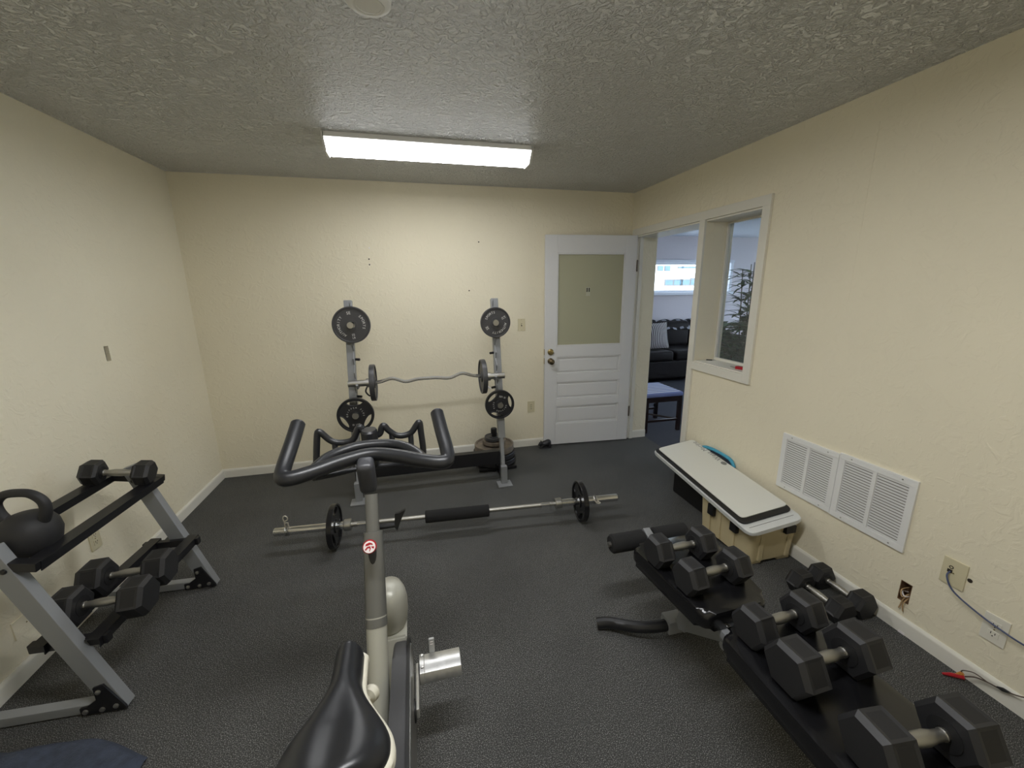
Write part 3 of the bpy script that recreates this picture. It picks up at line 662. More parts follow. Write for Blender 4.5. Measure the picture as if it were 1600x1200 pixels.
# curl bar
eb = thing('curl_bar', 'chrome wavy curl bar loaded with two plates resting on the barbell rack', 'barbell', (1.785, -.64, .9))
EP = [(1.362, .902), (1.42, .905), (1.51, .926), (1.605, .896), (1.70, .910), (1.83, .912), (1.94, .904), (2.035, .934), (2.12, .912), (2.205, .898)]
b = B(); b.tube(catmull([(x, -.64, z) for x, z in EP], 6), .0135, 10); obj('shaft', b, CHROME, eb)
for (x0, x1) in ((1.195, 1.362), (2.205, 2.378)):
    zc = .903 if x0 < 2 else .895
    b = B(); b.cyl((x0, -.64, zc), (x1, -.64, zc+(.0)), .0245, seg=18); obj('sleeve', b, STEEL, eb)
for x in (1.335, 2.25):
    zc = .903 if x < 2 else .895
    b = B(); b.ring(.0245, .034, -.012, .012, 20, axis_m((x, -.64, zc), (1, 0, 0))); cl = obj('collar', b, STEEL, eb)
    b = B(); b.tube(catmull([(x-.01, -.655, zc-.03), (x-.02, -.66, zc-.06), (x-.005, -.665, zc-.085), (x+.01, -.668, zc-.095)], 5), .006, 6); obj('collar_lever', b, BLACKM if x < 2 else WHITEP, cl)
plate('dark plate on the left end of the wavy curl bar', .137, .036, axis_m((1.372, -.64, .902), (1, 0, 0)), 'flat', 'plates on the curl bar', IRON2, 0, False)
plate('dark plate on the right end of the wavy curl bar', .137, .036, axis_m((2.203, -.64, .897), (1, 0, 0)), 'flat', 'plates on the curl bar', IRON2, 0, False)

# plates stacked flat round a post on the floor behind the right upright
ps = thing('plate_stand', 'low floor stand with a black post holding flat plates behind the right upright', 'stand', (2.34, -.33, 0))
b = B(); b.box((2.34, -.33, .02), (.34, .34, .03), .006); obj('base', b, BLACKM, ps)
b = B(); b.cyl((2.34, -.33, .03), (2.34, -.33, .30), .022, seg=16); obj('post', b, BLACKM, ps)
b = B(); b.lathe([(.026, 0), (.028, .01), (.028, .045), (.022, .05), (0, .05)], 18, Matrix.Translation((2.34, -.33, .295))); obj('cap', b, BLACKP, ps)
WORN = mat('worn_rusty_iron', (122, 112, 100), .6, .3, var=(14, .35), bump=(60, .3, .002))
for i, (r, z, lab, dx, m, t, st) in enumerate(((.195, .062, 'widest black plate at the bottom of the floor stack by the right upright', .0, IRON, .045, 'flat'), (.19, .115, 'second plate up in the floor stack by the right upright', .01, IRON, .045, 'flat'),
        (.178, .172, 'thick worn rusty plate in the floor stack by the right upright', .01, WORN, .055, 'flat'), (.105, .222, 'small grey plate on top of the rusty one in the floor stack', 0, WORN, .032, 'flat'), (.085, .256, 'smallest plate topping the floor stack by the right upright', 0, IRON2, .026, 'flat'))):
    plate(lab, r, t, axis_m((2.34+dx*0, -.33, z), (0, 0, 1), (1, 0, 0)), st, 'plates stacked on the floor stand', m, .3*i, False)

# ------------------------------------------------------------------ barbell on the floor
pa, pb = Vector((.778, -1.262, .138)), Vector((3.005, -1.412, .138)); bd = (pb-pa).normalized(); BL = (pb-pa).length
bb = thing('barbell', 'long steel barbell with black foam sleeve and two plates on the floor', 'barbell', (1.89, -1.34, 0))
def bp(s): return pa+bd*s
b = B(); b.cyl(bp(.40), bp(BL-.40), .0142, seg=14); obj('shaft', b, KNURL, bb)
for s0, s1 in ((0, .415), (BL-.415, BL)):
    b = B(); e = 1 if s0 == 0 else -1
    b.tube([bp(s0), bp(s0+.004), bp(s1-.004), bp(s1)], [.022, .025, .025, .022], 20); obj('sleeve', b, CHROME, bb)
for s in (.43, BL-.43):
    b = B(); b.tube([bp(s-.022), bp(s-.018), bp(s+.018), bp(s+.022)], [.034, .037, .037, .034], 20); obj('collar_ring', b, STEEL, bb)
for s in (.52, BL-.52):
    b = B(); b.cyl(bp(s-.03), bp(s+.03), .0152, seg=14); obj('knurl_band', b, CHROME, bb)
s0 = (Vector((1.697, -1.323, .138))-pa).length; 
b = B(); b.tube([bp(s0-.012), bp(s0-.008), bp(s0+.40), bp(s0+.404)], [.036, .040, .040, .036], 20); obj('foam_sleeve', b, FOAM, bb)
def spring(s, upv):
    t = thing('spring_clip', upv[1], 'clip', tuple(bp(s))); c0 = bp(s); pts = []
    n1 = Vector((0, 0, 1)); n2 = bd.cross(n1).normalized()
    for i in range(40):
        a = 2*math.pi*i/16; pts.append(c0+bd*(-.010+.02*i/39)+(n1*math.cos(a)+n2*math.sin(a))*.0275)
    b = B(); b.tube(pts, .0028, 6); obj('coil', b, STEEL, t)
    e0, e1 = pts[0], pts[-1]; tilt = upv[0]
    d1 = (n1*tilt[0]+n2*tilt[1]).normalized()
    b = B(); b.tube(catmull([c0-bd*.010+d1*.027, c0-bd*.012+d1*.055, c0-bd*.018+d1*.085, c0-bd*.008+d1*.098, c0+bd*.006+d1*.088, c0+bd*.006+d1*.072, c0-bd*.008+d1*.064], 6), .0034, 6); b.tube([c0+bd*.010+d1*.027, c0+bd*.008+d1*.052, c0-bd*.008+d1*.054], .0034, 6); obj('handle', b, WIREL, t)
spring(.075, ((1, -.1), 'spring clip standing up on the left end of the floor barbell'))
spring(BL-.165, ((.25, 1), 'spring clip on the right end of the floor barbell'))
IRONG = mat('glossy_black_iron', (30, 30, 32), .22, .1, bump=(80, .12, .001))
sL = (Vector((1.127, -1.29, .138))-pa).length; sR = (Vector((2.735, -1.40, .138))-pa).length
plate('glossy black three-grip plate on the left end of the floor barbell', .138, .032, axis_m(bp(sL), bd, (0, 0, 1)), 'grip', 'plates on the floor barbell', IRONG, .4, False)
plate('glossy black three-grip plate on the right end of the floor barbell', .138, .034, axis_m(bp(sR), -bd, (0, 0, 1)), 'grip', 'plates on the floor barbell', IRONG, .2, False)

# ------------------------------------------------------------------ dumbbells
def make_dumbbell(a, hl, gap):
    """a = apothem of the hexagon, hl = head length, gap = handle length; axis x, flat side on z=0"""
    t = thing('dumbbell', 'x', 'dumbbell', (0, 0, 0), group='hex dumbbells'); R = a/math.cos(math.pi/6)
    for s in (-1, 1):
        b = B(); bm = b.bm; x0 = gap/2; prof = [(x0, .55), (x0+.001, .84), (x0+.012, 1.0), (x0+hl-.014, 1.0), (x0+hl, .84)]; rings = []
        for x, k in prof: rings.append([bm.verts.new((s*x, R*k*math.cos(math.pi/3*i), a+R*k*math.sin(math.pi/3*i))) for i in range(6)])
        side = []
        for A, C in zip(rings, rings[1:]):
            for i in range(6):
                f = bm.faces.new((A[i], A[(i+1) % 6], C[(i+1) % 6], C[i]))
                if A is rings[2]: side.append(f)
        bm.faces.new(rings[0]); bm.faces.new(rings[-1])
        bmesh.ops.recalc_face_normals(bm, faces=bm.faces)
        bmesh.ops.inset_individual(bm, faces=side, thickness=min(hl, a)*.19, depth=-.0018)
        for f in side: f.material_index = 1
        hd = obj('head', b, RUBBER, t, 0, local=True); hd.data.materials.append(RUBBER2)
        b = B(); b.ring(.017, .56*a, 0, .003, 20, Matrix(((0, 0, -s, s*(x0+.001)), (0, 1, 0, 0), (1, 0, 0, a), (0, 0, 0, 1)))); obj('collar', b, RUBBER2, hd, local=True)
    b = B(); g = gap/2+.004; b.lathe([(.0135, -g), (.0150, -g+.012), (.0130, -g+.016), (.0135, -g*.55), (.0170, -g*.2), (.0172, g*.2), (.0135, g*.55), (.0130, g-.016), (.0150, g-.012), (.0135, g)], 18, Matrix(((0, 0, 1, 0), (0, 1, 0, 0), (1, 0, 0, a), (0, 0, 0, 1)))); obj('handle', b, KNURL, t, local=True)
    return t
R90 = math.pi/2
def db(proto, used, loc, rot, label):
    if not used[0]: used[0] = True; proto.location = loc; proto.rotation_euler = rot; proto['label'] = label; return proto
    return clone(proto, loc, rot, label)
SM, SMu = make_dumbbell(.052, .070, .125), [False]
MD, MDu = make_dumbbell(.059, .076, .130), [False]
LG, LGu = make_dumbbell(.068, .090, .135), [False]
# ------------------------------------------------------------------ dumbbell rack at the left wall
RKX, RKY, RKR = .0, -1.487, math.radians(3.0)
Mk = Matrix.Translation((.526, -1.487, 0)) @ Matrix.Rotation(-RKR, 4, 'Z') @ Matrix.Translation((-.526, 1.487, 0))
dr = thing('dumbbell_rack', 'low grey and black two-tier dumbbell rack against the left wall', 'rack', (.35, -1.83, 0))
FY, NY = -1.487, -2.165
def bolts(pts, y, parent):
    for (x, z) in pts:
        b = B(); b.lathe([(.010, 0), (.009, .005), (.004, .007), (0, .007)], 10, Mk @ axis_m((x, y, z), (0, -1, 0))); obj('bolt', b, BLACKM if z > .4 else STEEL, parent)
for y in (FY, NY):
    p0, p1 = Vector((.515, y, .0)), Vector((.262, y, .735)); d = (p1-p0); L = d.length; d.normalize()
    Ml = Mk @ axis_m(p0, d, (0, 1, 0))                    # local x = y axis
    b = B(); b.box((0, 0, L/2), (.042, .068, L), .004, Ml); lg = obj('leg', b, GREYM, dr)
    bolts([(.305, .655), (.275, .662)], y-.022, lg)
    b = B(); b.prism([(.395, .008), (.545, .008), (.545, .02), (.49, .135), (.455, .125), (.455, .07), (.42, .045), (.395, .04)], -.004, .004, Mk @ axis_m((0, y-.024, 0), (0, -1, 0), (1, 0, 0))); gp = obj('gusset_plate', b, BLACKM, dr)
    bolts([(.412, .024), (.468, .024), (.515, .03), (.47, .105)], y-.028, gp)
    b = B(); b.box((.235, y, .026), (.40, .04, .04), .004, Mk); obj('floor_bar', b, GREYM, dr)
    b = B(); b.box((.265, y, .672), (.26, .036, .034), .003, Mk @ Matrix.Translation((.265, 0, .672)) @ Matrix.Rotation(math.radians(9), 4, 'Y') @ Matrix.Translation((-.265, 0, -.672))); obj('upper_bracket', b, BLACKM, dr)
    b = B(); b.box((.385, y+.028*(1 if y == NY else -1), .297), (.255, .028, .036), .003, Mk); lb = obj('lower_bracket', b, BLACKM, dr)
def rail(name, x, z, tilt, yy0=FY, yy1=NY):
    b = B(); Mt = Mk @ Matrix.Translation((x, (yy0+yy1)/2, z)) @ Matrix.Rotation(tilt, 4, 'Y'); L = abs(yy1-yy0)
    b.box((0, 0, 0), (.048, L, .004), .0008, Mt); b.box((.022 if tilt > 0 else -.022, 0, -.018), (.004, L, .036), .0008, Mt); obj(name, b, BLACKM, dr)
rail('upper_rail', .375, .668, .16); rail('upper_rail', .165, .700, .16); rail('lower_rail', .475, .316, .05); rail('lower_rail', .300, .318, .05)
db(SM, SMu, (.262, -1.565, .689), (0, math.radians(8.6), .06), 'small hex dumbbell across the far end of the top rails of the left rack')
db(LG, LGu, (.408, -1.865, .320), (0, 0, .05), 'hex dumbbell on the lower rails of the left rack, the farther of the pair')
db(LG, LGu, (.424, -2.045, .320), (0, 0, .03), 'hex dumbbell on the lower rails of the left rack, the nearer of the pair')
# kettlebell
kb = thing('kettlebell', 'large black kettlebell on the near end of the left rack', 'kettlebell', (.255, -2.035, .640))
KM = Matrix.Translation((.255, -2.035, .640)) @ Matrix.Rotation(-.15, 4, 'Z') @ Matrix.Scale(.83, 4)
b = B(); b.lathe([(0, 0), (.05, .0), (.075, .012), (.098, .045), (.107, .088), (.102, .128), (.085, .160), (.058, .182), (.03, .192), (0, .194)], 32, KM); obj('body', b, mat('matte_black_iron', (38, 38, 40), .6, bump=(220, .25, .001)), kb)
b = B(); hp = catmull([(-.066, 0, .140), (-.094, 0, .195), (-.094, 0, .245), (-.055, 0, .282), (0, 0, .290), (.055, 0, .282), (.094, 0, .245), (.094, 0, .195), (.066, 0, .140)], 6); b.tube(hp, [.024-.006*math.sin(math.pi*i/(len(hp)-1)) for i in range(len(hp))], 14, M=KM); obj('handle', b, bpy.data.materials['matte_black_iron'], kb)
# blue fleece on the floor, bottom left
bl = B()
def fl(u, v):
    x = .03+.66*u; y0_ = -2.19-.20*u-.03*math.sin(u*7); y = y0_-.75*v
    e = min(1, min(u, 1-u, v+.02)*14); z = .012+.028*e+.007*math.sin(u*19+v*5)*e+.006*math.sin(v*17)*e
    return (x, y, z if v > 0 else .003)
bl.grid(40, 40, fl); tag(obj('fleece_blanket', bl, BLUEFAB, None, 60), 'blue-grey fleece on the floor in the bottom left corner', 'blanket')

# ------------------------------------------------------------------ weight bench
bn = thing('weight_bench', 'black vinyl weight bench with foam leg rollers and grey frame', 'bench', (2.78, -3.0, 0))
def pad(name, poly, z0, z1, r=.028):
    b = B(); b.prism(poly, z0, z1, None, r, 4); return obj(name, b, VINYL, bn, 60)
def rounded(poly, rad, n=5):
    out = []; N = len(poly)
    for i in range(N):
        p, a, c_ = Vector(poly[i]), Vector(poly[i-1]), Vector(poly[(i+1) % N]); d1 = (a-p).normalized(); d2 = (c_-p).normalized()
        for k in range(n+1):
            t = k/n; q = (p+d1*rad)*(1-t)**2+2*p*t*(1-t)+(p+d2*rad)*t*t; out.append((q.x, q.y))
    return out
ZT = .46
pad('seat_pad', rounded([(2.565, -2.335), (2.61, -2.765), (2.895, -2.755), (2.955, -2.33)], .045), ZT-.075, ZT)
pad('back_pad', rounded([(2.615, -2.82), (2.60, -3.95), (2.975, -3.95), (2.955, -2.82)], .05), .385, .452)
b = B(); b.box((2.76, -2.55, .372), (.24, .32, .025), .003); obj('seat_board', b, BLACKM, bn)
for x0, x1 in ((2.522, 2.695), (2.745, 2.925)):
    b = B(); b.tube([(x0, -2.235, .405), (x0+.008, -2.235, .405), (x1-.008, -2.235, .405), (x1, -2.235, .405)], [.036, .044, .044, .036], 22); obj('foam_roller', b, FOAM, bn)
b = B(); b.cyl((2.51, -2.235, .405), (2.94, -2.235, .405), .012, seg=12); obj('roller_rod', b, STEEL, bn)
b = B(); b.box((0, 0, .14), (.036, .036, .30), .003, axis_m((2.72, -2.215, .425), (0.0, -.9, -.32), (1, 0, 0))); obj('roller_arm', b, GREYM, bn)
b = B(); b.tube(catmull([(2.445, -2.285, .024), (2.50, -2.305, .034), (2.60, -2.375, .052), (2.70, -2.41, .066), (2.755, -2.41, .07)], 6), .026, 12); b.tube(catmull([(2.75, -2.41, .07), (2.82, -2.41, .066), (2.91, -2.375, .052), (3.01, -2.305, .034), (3.06, -2.285, .024)], 6), .026, 12); obj('front_foot', b, BLACKM, bn)
b = B(); b.box((2.765, -2.41, .072), (.085, .07, .065), .004); obj('foot_clamp', b, GREYM, bn)
b = B(); b.box((0, 0, .135), (.052, .065, .25), .004, axis_m((2.77, -2.475, .11), (0, -.30, .95), (1, 0, 0))); obj('seat_post', b, GREYM, bn)
b = B(); b.box((0, 0, .20), (.050, .05, .36), .004, axis_m((2.77, -2.44, .100), (0, -.30, .215), (1, 0, 0))); obj('rising_beam', b, GREYM, bn)
b = B(); b.box((2.765, -3.20, .325), (.055, 1.05, .055), .004); obj('main_beam', b, GREYM, bn)
b = B(); b.cyl((2.45, -3.82, .035), (3.10, -3.82, .035), .028, seg=14); obj('rear_foot', b, BLACKM, bn)
for x in (2.70, 2.875):
    b = B(); b.box((x, -3.25, .368), (.030, 1.0, .030), .003); obj('back_rail', b, GREYM, bn)
b = B(); b.box((0, 0, .14), (.05, .05, .30), .004, axis_m((2.765, -3.82, .045), (0, .35, .85), (1, 0, 0))); obj('rear_leg', b, GREYM, bn)
for x in (2.725, 2.775):
    b = B(); b.box((x, -2.79, .375), (.018, .12, .010), .002); obj('hinge_bar', b, CHROME, bn)
b = B(); b.cyl((2.66, -2.80, .36), (2.90, -2.80, .36), .014, seg=12); obj('pivot_rod', b, STEEL, bn)
db(MD, MDu, (2.718, -2.470, ZT), (0, 0, .03), 'hex dumbbell on the bench seat pad, the one nearer the foam rollers')
db(MD, MDu, (2.742, -2.632, ZT), (0, 0, .07), 'hex dumbbell on the bench seat pad, the one farther from the foam rollers')
db(MD, MDu, (2.800, -2.876, .4525), (0, 0, .05), 'smaller hex dumbbell at the head of the long bench pad')
db(LG, LGu, (2.800, -3.034, .4525), (0, 0, .02), 'big hex dumbbell on the long bench pad, middle of the three there')
db(LG, LGu, (2.805, -3.262, .452), (0, 0, -.10), 'hex dumbbell on the long bench pad in the bottom right corner')
db(MD, MDu, (3.586, -2.432, 0), (0, 0, R90+.01), 'hex dumbbell on the floor by the right wall, the one nearer the bench')
db(MD, MDu, (3.726, -2.425, 0), (0, 0, R90), 'hex dumbbell on the floor touching the right baseboard')

# ------------------------------------------------------------------ storage box, black box, long lid
sb = thing('storage_box', 'tan plastic storage tote with black latches by the right wall', 'box', (3.64, -1.89, 0))
b = B(); x0, x1, y0, y1 = 3.478, 3.780, -2.10, -1.69
poly = rounded([(x0, y0), (x1, y0), (x1, y1), (x0, y1)], .035); vs = b.prism(poly, .022, .238)
for v in vs:
    if v.co.z > .15: v.co.x += (v.co.x-(x0+x1)/2)*.07; v.co.y += (v.co.y-(y0+y1)/2)*.07
    v.co.x = min(v.co.x, W-.004)
obj('body', b, TAN, sb)
for (xx, yy) in ((x0+.05, y0+.05), (x1-.05, y0+.05), (x0+.05, y1-.05), (x1-.05, y1-.05)):
    b = B(); b.box((xx, yy, .012), (.09, .09, .024), .006); obj('foot', b, TAN, sb)
def tilt_rib(c, d, m, name):
    b = B(); b.box(c, d, .003); obj(name, b, m, sb)
for y in (-1.77, -1.86, -1.975): tilt_rib((x0-.004, y, .13), (.018, .028, .20), TAN, 'rib')
for x in (3.545, 3.735): tilt_rib((x, y0-.004, .13), (.028, .018, .20), TAN, 'rib')
for y in (-1.80, -1.99): tilt_rib((x0-.020, y, .195), (.026, .05, .07), BLACKP, 'latch')
tilt_rib((3.715, y0-.020, .215), (.07, .026, .045), BLACKP, 'latch')
bx = thing('black_box', 'black plastic crate half hidden under the far end of the long pale board', 'box', (3.70, -1.40, 0))
b = B(); b.box((3.70, -1.39, .132), (.20, .36, .264), .012); obj('body', b, BLACKP, bx)
b = B(); b.box((3.70, -1.39, .256), (.206, .366, .022), .006); obj('rim', b, BLACKM, bx)
# the long board: tray underneath, flat board on top with dark edge; leans up towards the wall
lb = thing('long_board', 'long pale grey board with dark edge and printed name lying on the boxes', 'board', (3.604, -1.638, .30))
MB = Matrix.Translation((3.604, -1.638, .328)) @ Matrix.Rotation(-.057, 4, 'Z') @ Matrix.Rotation(.06, 4, 'X') @ Matrix.Rotation(-.177, 4, 'Y')
w2_, l2_ = .1695, .527
def brect(l, r, n_, f_): return [(-w2_+l, l2_-f_), (-w2_+l, -l2_+n_), (w2_-r, -l2_+n_), (w2_-r, l2_-f_)]
b = B(); b.prism(rounded(brect(0, 0, 0, 0), .045), -.040, -.016, MB, .006, 2); obj('tray', b, LIDR, lb)
b = B(); b.prism(rounded(brect(.012, .006, .075, .008), .032), -.0155, -.0035, MB, .002, 1); obj('dark_edge', b, BLACKP, lb)
b = B(); b.prism(rounded(brect(.036, .002, .112, .018), .028), -.0033, .001, MB, .001, 1); tb = obj('top_board', b, LIDW, lb)
b = B(); text_line(b, 'West Marine', .054, MB @ Matrix.Translation((.165, .315, .0014)) @ Matrix.Rotation(math.pi/2, 4, 'Z')); obj('printed_name', b, PRINT, tb)
b = B(); b.sphere((.145, .112, .0012), (.017, .024, .0006), MB); obj('printed_logo', b, PRINT, tb)
b = B(); b.box((-.0, -l2_+.045, -.0155), (.28, .003, .001), 0, MB); obj('tray_groove', b, PRINT, lb)
bag = thing('blue_bag', 'teal and navy nylon bundle wedged between the board and the right wall', 'bag', (3.79, -1.45, .34))
b = B(); b.tube(catmull([(3.795, -1.24, .36), (3.795, -1.31, .388), (3.795, -1.397, .396), (3.795, -1.488, .394), (3.795, -1.552, .384), (3.795, -1.588, .345)], 6), .012, 10, flat=1.0); obj('shell', b, TEAL, bag)
b = B(); b.tube(catmull([(3.785, -1.37, .382), (3.784, -1.45, .384), (3.784, -1.53, .374), (3.785, -1.565, .345)], 6), .008, 8); obj('inner_fold', b, NAVY, bag)

# ------------------------------------------------------------------ exercise bike
BX = 1.527
bk = thing('exercise_bike', 'silver-grey upright spin bike with black saddle, black bars and red knob', 'exercise bike', (BX, -2.9, 0))
hb = []
left = [(1.302, -2.375, 1.158), (1.294, -2.43, 1.118), (1.283, -2.495, 1.070), (1.284, -2.530, 1.050), (1.305, -2.545, 1.047), (1.36, -2.524, 1.050), (1.44, -2.478, 1.056), (BX, -2.452, 1.060)]
right = [(2*BX-p[0]+(-.003), p[1], p[2]) for p in reversed(left[:-1])]
b = B(); hp = catmull(left+right, 6); b.tube(hp, .0225, 14); hbar = obj('handlebar', b, BARP, bk, 60)
for p, q in ((left[0], left[1]), (right[-1], right[-2])):
    d = (Vector(p)-Vector(q)).normalized(); b = B(); b.lathe([(.0225, -.002), (.0225, .003), (.017, .009), (0, .011)], 14, axis_m(p, d)); obj('end_plug', b, BARP, hbar, 60)
b = B(); b.tube(catmull([(1.36, -2.525, 1.050), (1.395, -2.45, 1.062), (1.455, -2.405, 1.068), (BX-.01, -2.392, 1.070), (1.60, -2.405, 1.068), (1.66, -2.455, 1.060), (1.70, -2.525, 1.046)], 7), .0175, 12); obj('inner_bar', b, BARP, bk, 60)
def cradle(pts, posts_):
    b = B(); b.tube(catmull([(x, -2.28, z) for x, z in pts], 5), .0115, 10)
    for (x, z0, z1) in posts_: b.tube([(x, -2.28, z1), (x, -2.29, z0), (x, -2.36, z0-.015)], .010, 8)
    return obj('bottle_cradle', b, BARP, bk, 60)
cradle([(1.318, .975), (1.326, 1.04), (1.334, 1.088), (1.343, 1.094), (1.371, 1.062), (1.395, 1.049), (1.430, 1.048), (1.452, 1.058), (1.468, 1.092), (1.478, 1.100), (1.486, 1.082), (1.502, 1.065), (1.52, 1.06)], [(1.387, .99, 1.05), (1.447, .99, 1.055)])
cradle([(1.52, 1.060), (1.543, 1.068), (1.551, 1.090), (1.560, 1.098), (1.575, 1.078), (1.600, 1.057), (1.628, 1.053), (1.655, 1.062), (1.676, 1.090), (1.687, 1.098), (1.690, 1.06), (1.694, 1.00), (1.692, .968), (1.68, .966)], [(1.585, .99, 1.065), (1.652, .98, 1.062)])
b = B(); b.tube(catmull([(1.36, -2.50, 1.02), (1.40, -2.44, .998), (1.46, -2.40, .990), (BX, -2.39, .99), (1.60, -2.40, .992), (1.66, -2.44, 1.0), (1.70, -2.49, 1.018)], 6), .009, 8); obj('lower_loop', b, BARP, bk, 60)
b = B(); b.tube([(1.509, -2.30, 1.03), (1.509, -2.30, 1.088), (1.509, -2.30, 1.095)], [.036, .036, .031], 20, flat=.8); obj('console_post', b, BARP, bk)
b = B(); b.box((BX-.006, -2.37, 1.03), (.05, .16, .05), .012); obj('bar_bridge', b, BARP, bk)
b = B(); b.box((0, 0, 0), (.052, .056, .120), .016, axis_m((BX-.014, -2.490, 1.006), (0, -.32, 1.0), (1, 0, 0)), 4); obj('stem_head', b, STEMG, bk, 60)
def tp(z):   # centre line of the slanted main tube
    t = (z-1.0)/(.18-1.0); return Vector((BX-.002, -2.50-.42*t, z))
b = B(); b.tube([tp(.955), tp(.70)], .0200, 16); obj('bar_post', b, BIKED, bk)
b = B(); q = [tp(.855), tp(.80), tp(.72), tp(.62)]; b.tube(q, [.0285, .030, .0305, .0310], 20); slv = obj('post_sleeve', b, BIKED, bk)
b = B(); n0 = Vector((0, -.885, .466)); b.sphere((0, 0, 0), (.012, .034, .002), axis_m(tp(.805)+n0*.0300, n0, (1, 0, 0))); obj('slot_opening', b, BLACKP, slv)
b = B(); b.tube([tp(.645), tp(.60), tp(.40), tp(.16)], [.0310, .0295, .0285, .0285], 20); obj('main_tube', b, BIKEG, bk, 60)
kbs = tp(.825)+n0*.028; kn = kbs+n0*.058
b = B(); b.tube([kbs, kbs+n0*.03, kn-n0*.008], [.0075, .008, .012], 14); obj('knob_stem', b, REDP, bk)
b = B(); b.lathe([(.013, -.012), (.018, -.008), (.0195, 0), (.0195, .006), (.017, .009), (0, .009)], 24, axis_m(kn, n0)); kb_ = obj('pull_knob', b, REDP, bk)
Mkn = axis_m(kn+n0*.0095, n0, (1, 0, 0))
b = B(); b.lathe([(.0165, 0), (.0165, .0003), (0, .0004)], 24, Mkn); obj('knob_disc', b, WHITEP, kb_)
b = B()
b.prism([(-.011, .003), (-.009, .009), (0, .012), (.008, .009), (.010, .004), (.003, .006), (-.003, .004)], .0005, .0009, Mkn); b.prism([(-.013, -.006), (-.006, .001), (.002, .002), (.004, -.004), (.001, -.012), (-.001, -.012), (.001, -.004), (-.004, -.003), (-.010, -.009)], .0005, .0009, Mkn); b.prism([(.005, .001), (.013, .0), (.012, -.006), (.007, -.004)], .0005, .0009, Mkn)
obj('knob_emblem', b, REDP, kb_)
b = B(); b.prism([(1.588, .826), (1.596, .812), (1.606, .84), (1.626, .884), (1.606, .874), (1.592, .874)], 0, .012, Matrix(((1, 0, 0, -.002), (0, 0, -1, -2.515), (0, 1, 0, .004), (0, 0, 0, 1)))); b.cyl((1.54, -2.52, .835), (1.588, -2.52, .835), .009, seg=10); obj('clamp_lever', b, BLACKP, bk)
# front shroud and gusset ahead of the tube
b = B()
sp = [(.0, .585), (.030, .580), (.047, .566), (.057, .540), (.062, .505), (.061, .46), (.056, .420), (.052, .410)]
rings = [[b.bm.verts.new((BX+.015+r*math.cos(2*math.pi*k/28), -2.475+.02*(0.585-z)/.17+r*1.25*math.sin(2*math.pi*k/28), z)) for k in range(28)] for r, z in sp[1:]]
topv = b.bm.verts.new((BX+.015, -2.475, .585))
for k in range(28): b.bm.faces.new((topv, rings[0][k], rings[0][(k+1) % 28]))
for A_, C_ in zip(rings, rings[1:]):
    for k in range(28): b.bm.faces.new((A_[k], A_[(k+1) % 28], C_[(k+1) % 28], C_[k]))
b.bm.faces.new(rings[-1]); obj('front_shroud', b, BIKEG, bk, 50)
b = B()
gp_ = [[(BX+.018+sx*w_*.5, y_, z_) for sx, y_ in ((-1, ya), (1, ya), (1, yb), (-1, yb))] for w_, ya, yb, z_ in ((.104, -2.535, -2.40, .412), (.085, -2.56, -2.42, .36), (.045, -2.62, -2.50, .26), (.030, -2.70, -2.58, .17))]
rv = [[b.bm.verts.new(p) for p in row] for row in gp_]
for A_, C_ in zip(rv, rv[1:]):
    for k in range(4): b.bm.faces.new((A_[k], A_[(k+1) % 4], C_[(k+1) % 4], C_[k]))
b.bm.faces.new(rv[0]); b.bm.faces.new(rv[-1]); bmesh.ops.bevel(b.bm, geom=list(b.bm.edges), offset=.006, segments=2, affect='EDGES', clamp_overlap=True); obj('front_leg', b, BIKEG, bk)
# belt guard (right side), crank and pedals
def stadium(c0, r0, c1, r1, n=14):
    out = []
    for i in range(n+1): a = -math.pi/2+math.pi*i/n; out.append((c0[0]+r0*math.cos(a), c0[1]+r0*math.sin(a)))
    for i in range(n+1): a = math.pi/2+math.pi*i/n; out.append((c1[0]+r1*math.cos(a), c1[1]+r1*math.sin(a)))
    return out
MY = Matrix(((0, 0, 1, 0), (1, 0, 0, 0), (0, 1, 0, 0), (0, 0, 0, 1)))
b = B(); b.prism(stadium((-2.72, .365), .150, (-3.24, .38), .165), 1.562, 1.606, MY, .010, 3); gd = obj('belt_guard', b, mat('charcoal_plastic', (58, 58, 60), .42), bk)
b = B(); b.prism(stadium((-2.72, .365), .157, (-3.24, .38), .172), 1.604, 1.612, MY, .003, 1); obj('guard_edge', b, BLACKP, gd)
b = B(); b.prism(stadium((-2.72, .365), .140, (-3.24, .38), .155), 1.610, 1.615, MY, .002, 1); obj('guard_face', b, BIKED, gd)
b = B(); b.lathe([(.03, 0), (.03, .004), (.024, .006), (.0, .006)], 24, axis_m((1.615, -2.745, .335), (1, 0, 0))); obj('crank_hub', b, BLACKP, bk)
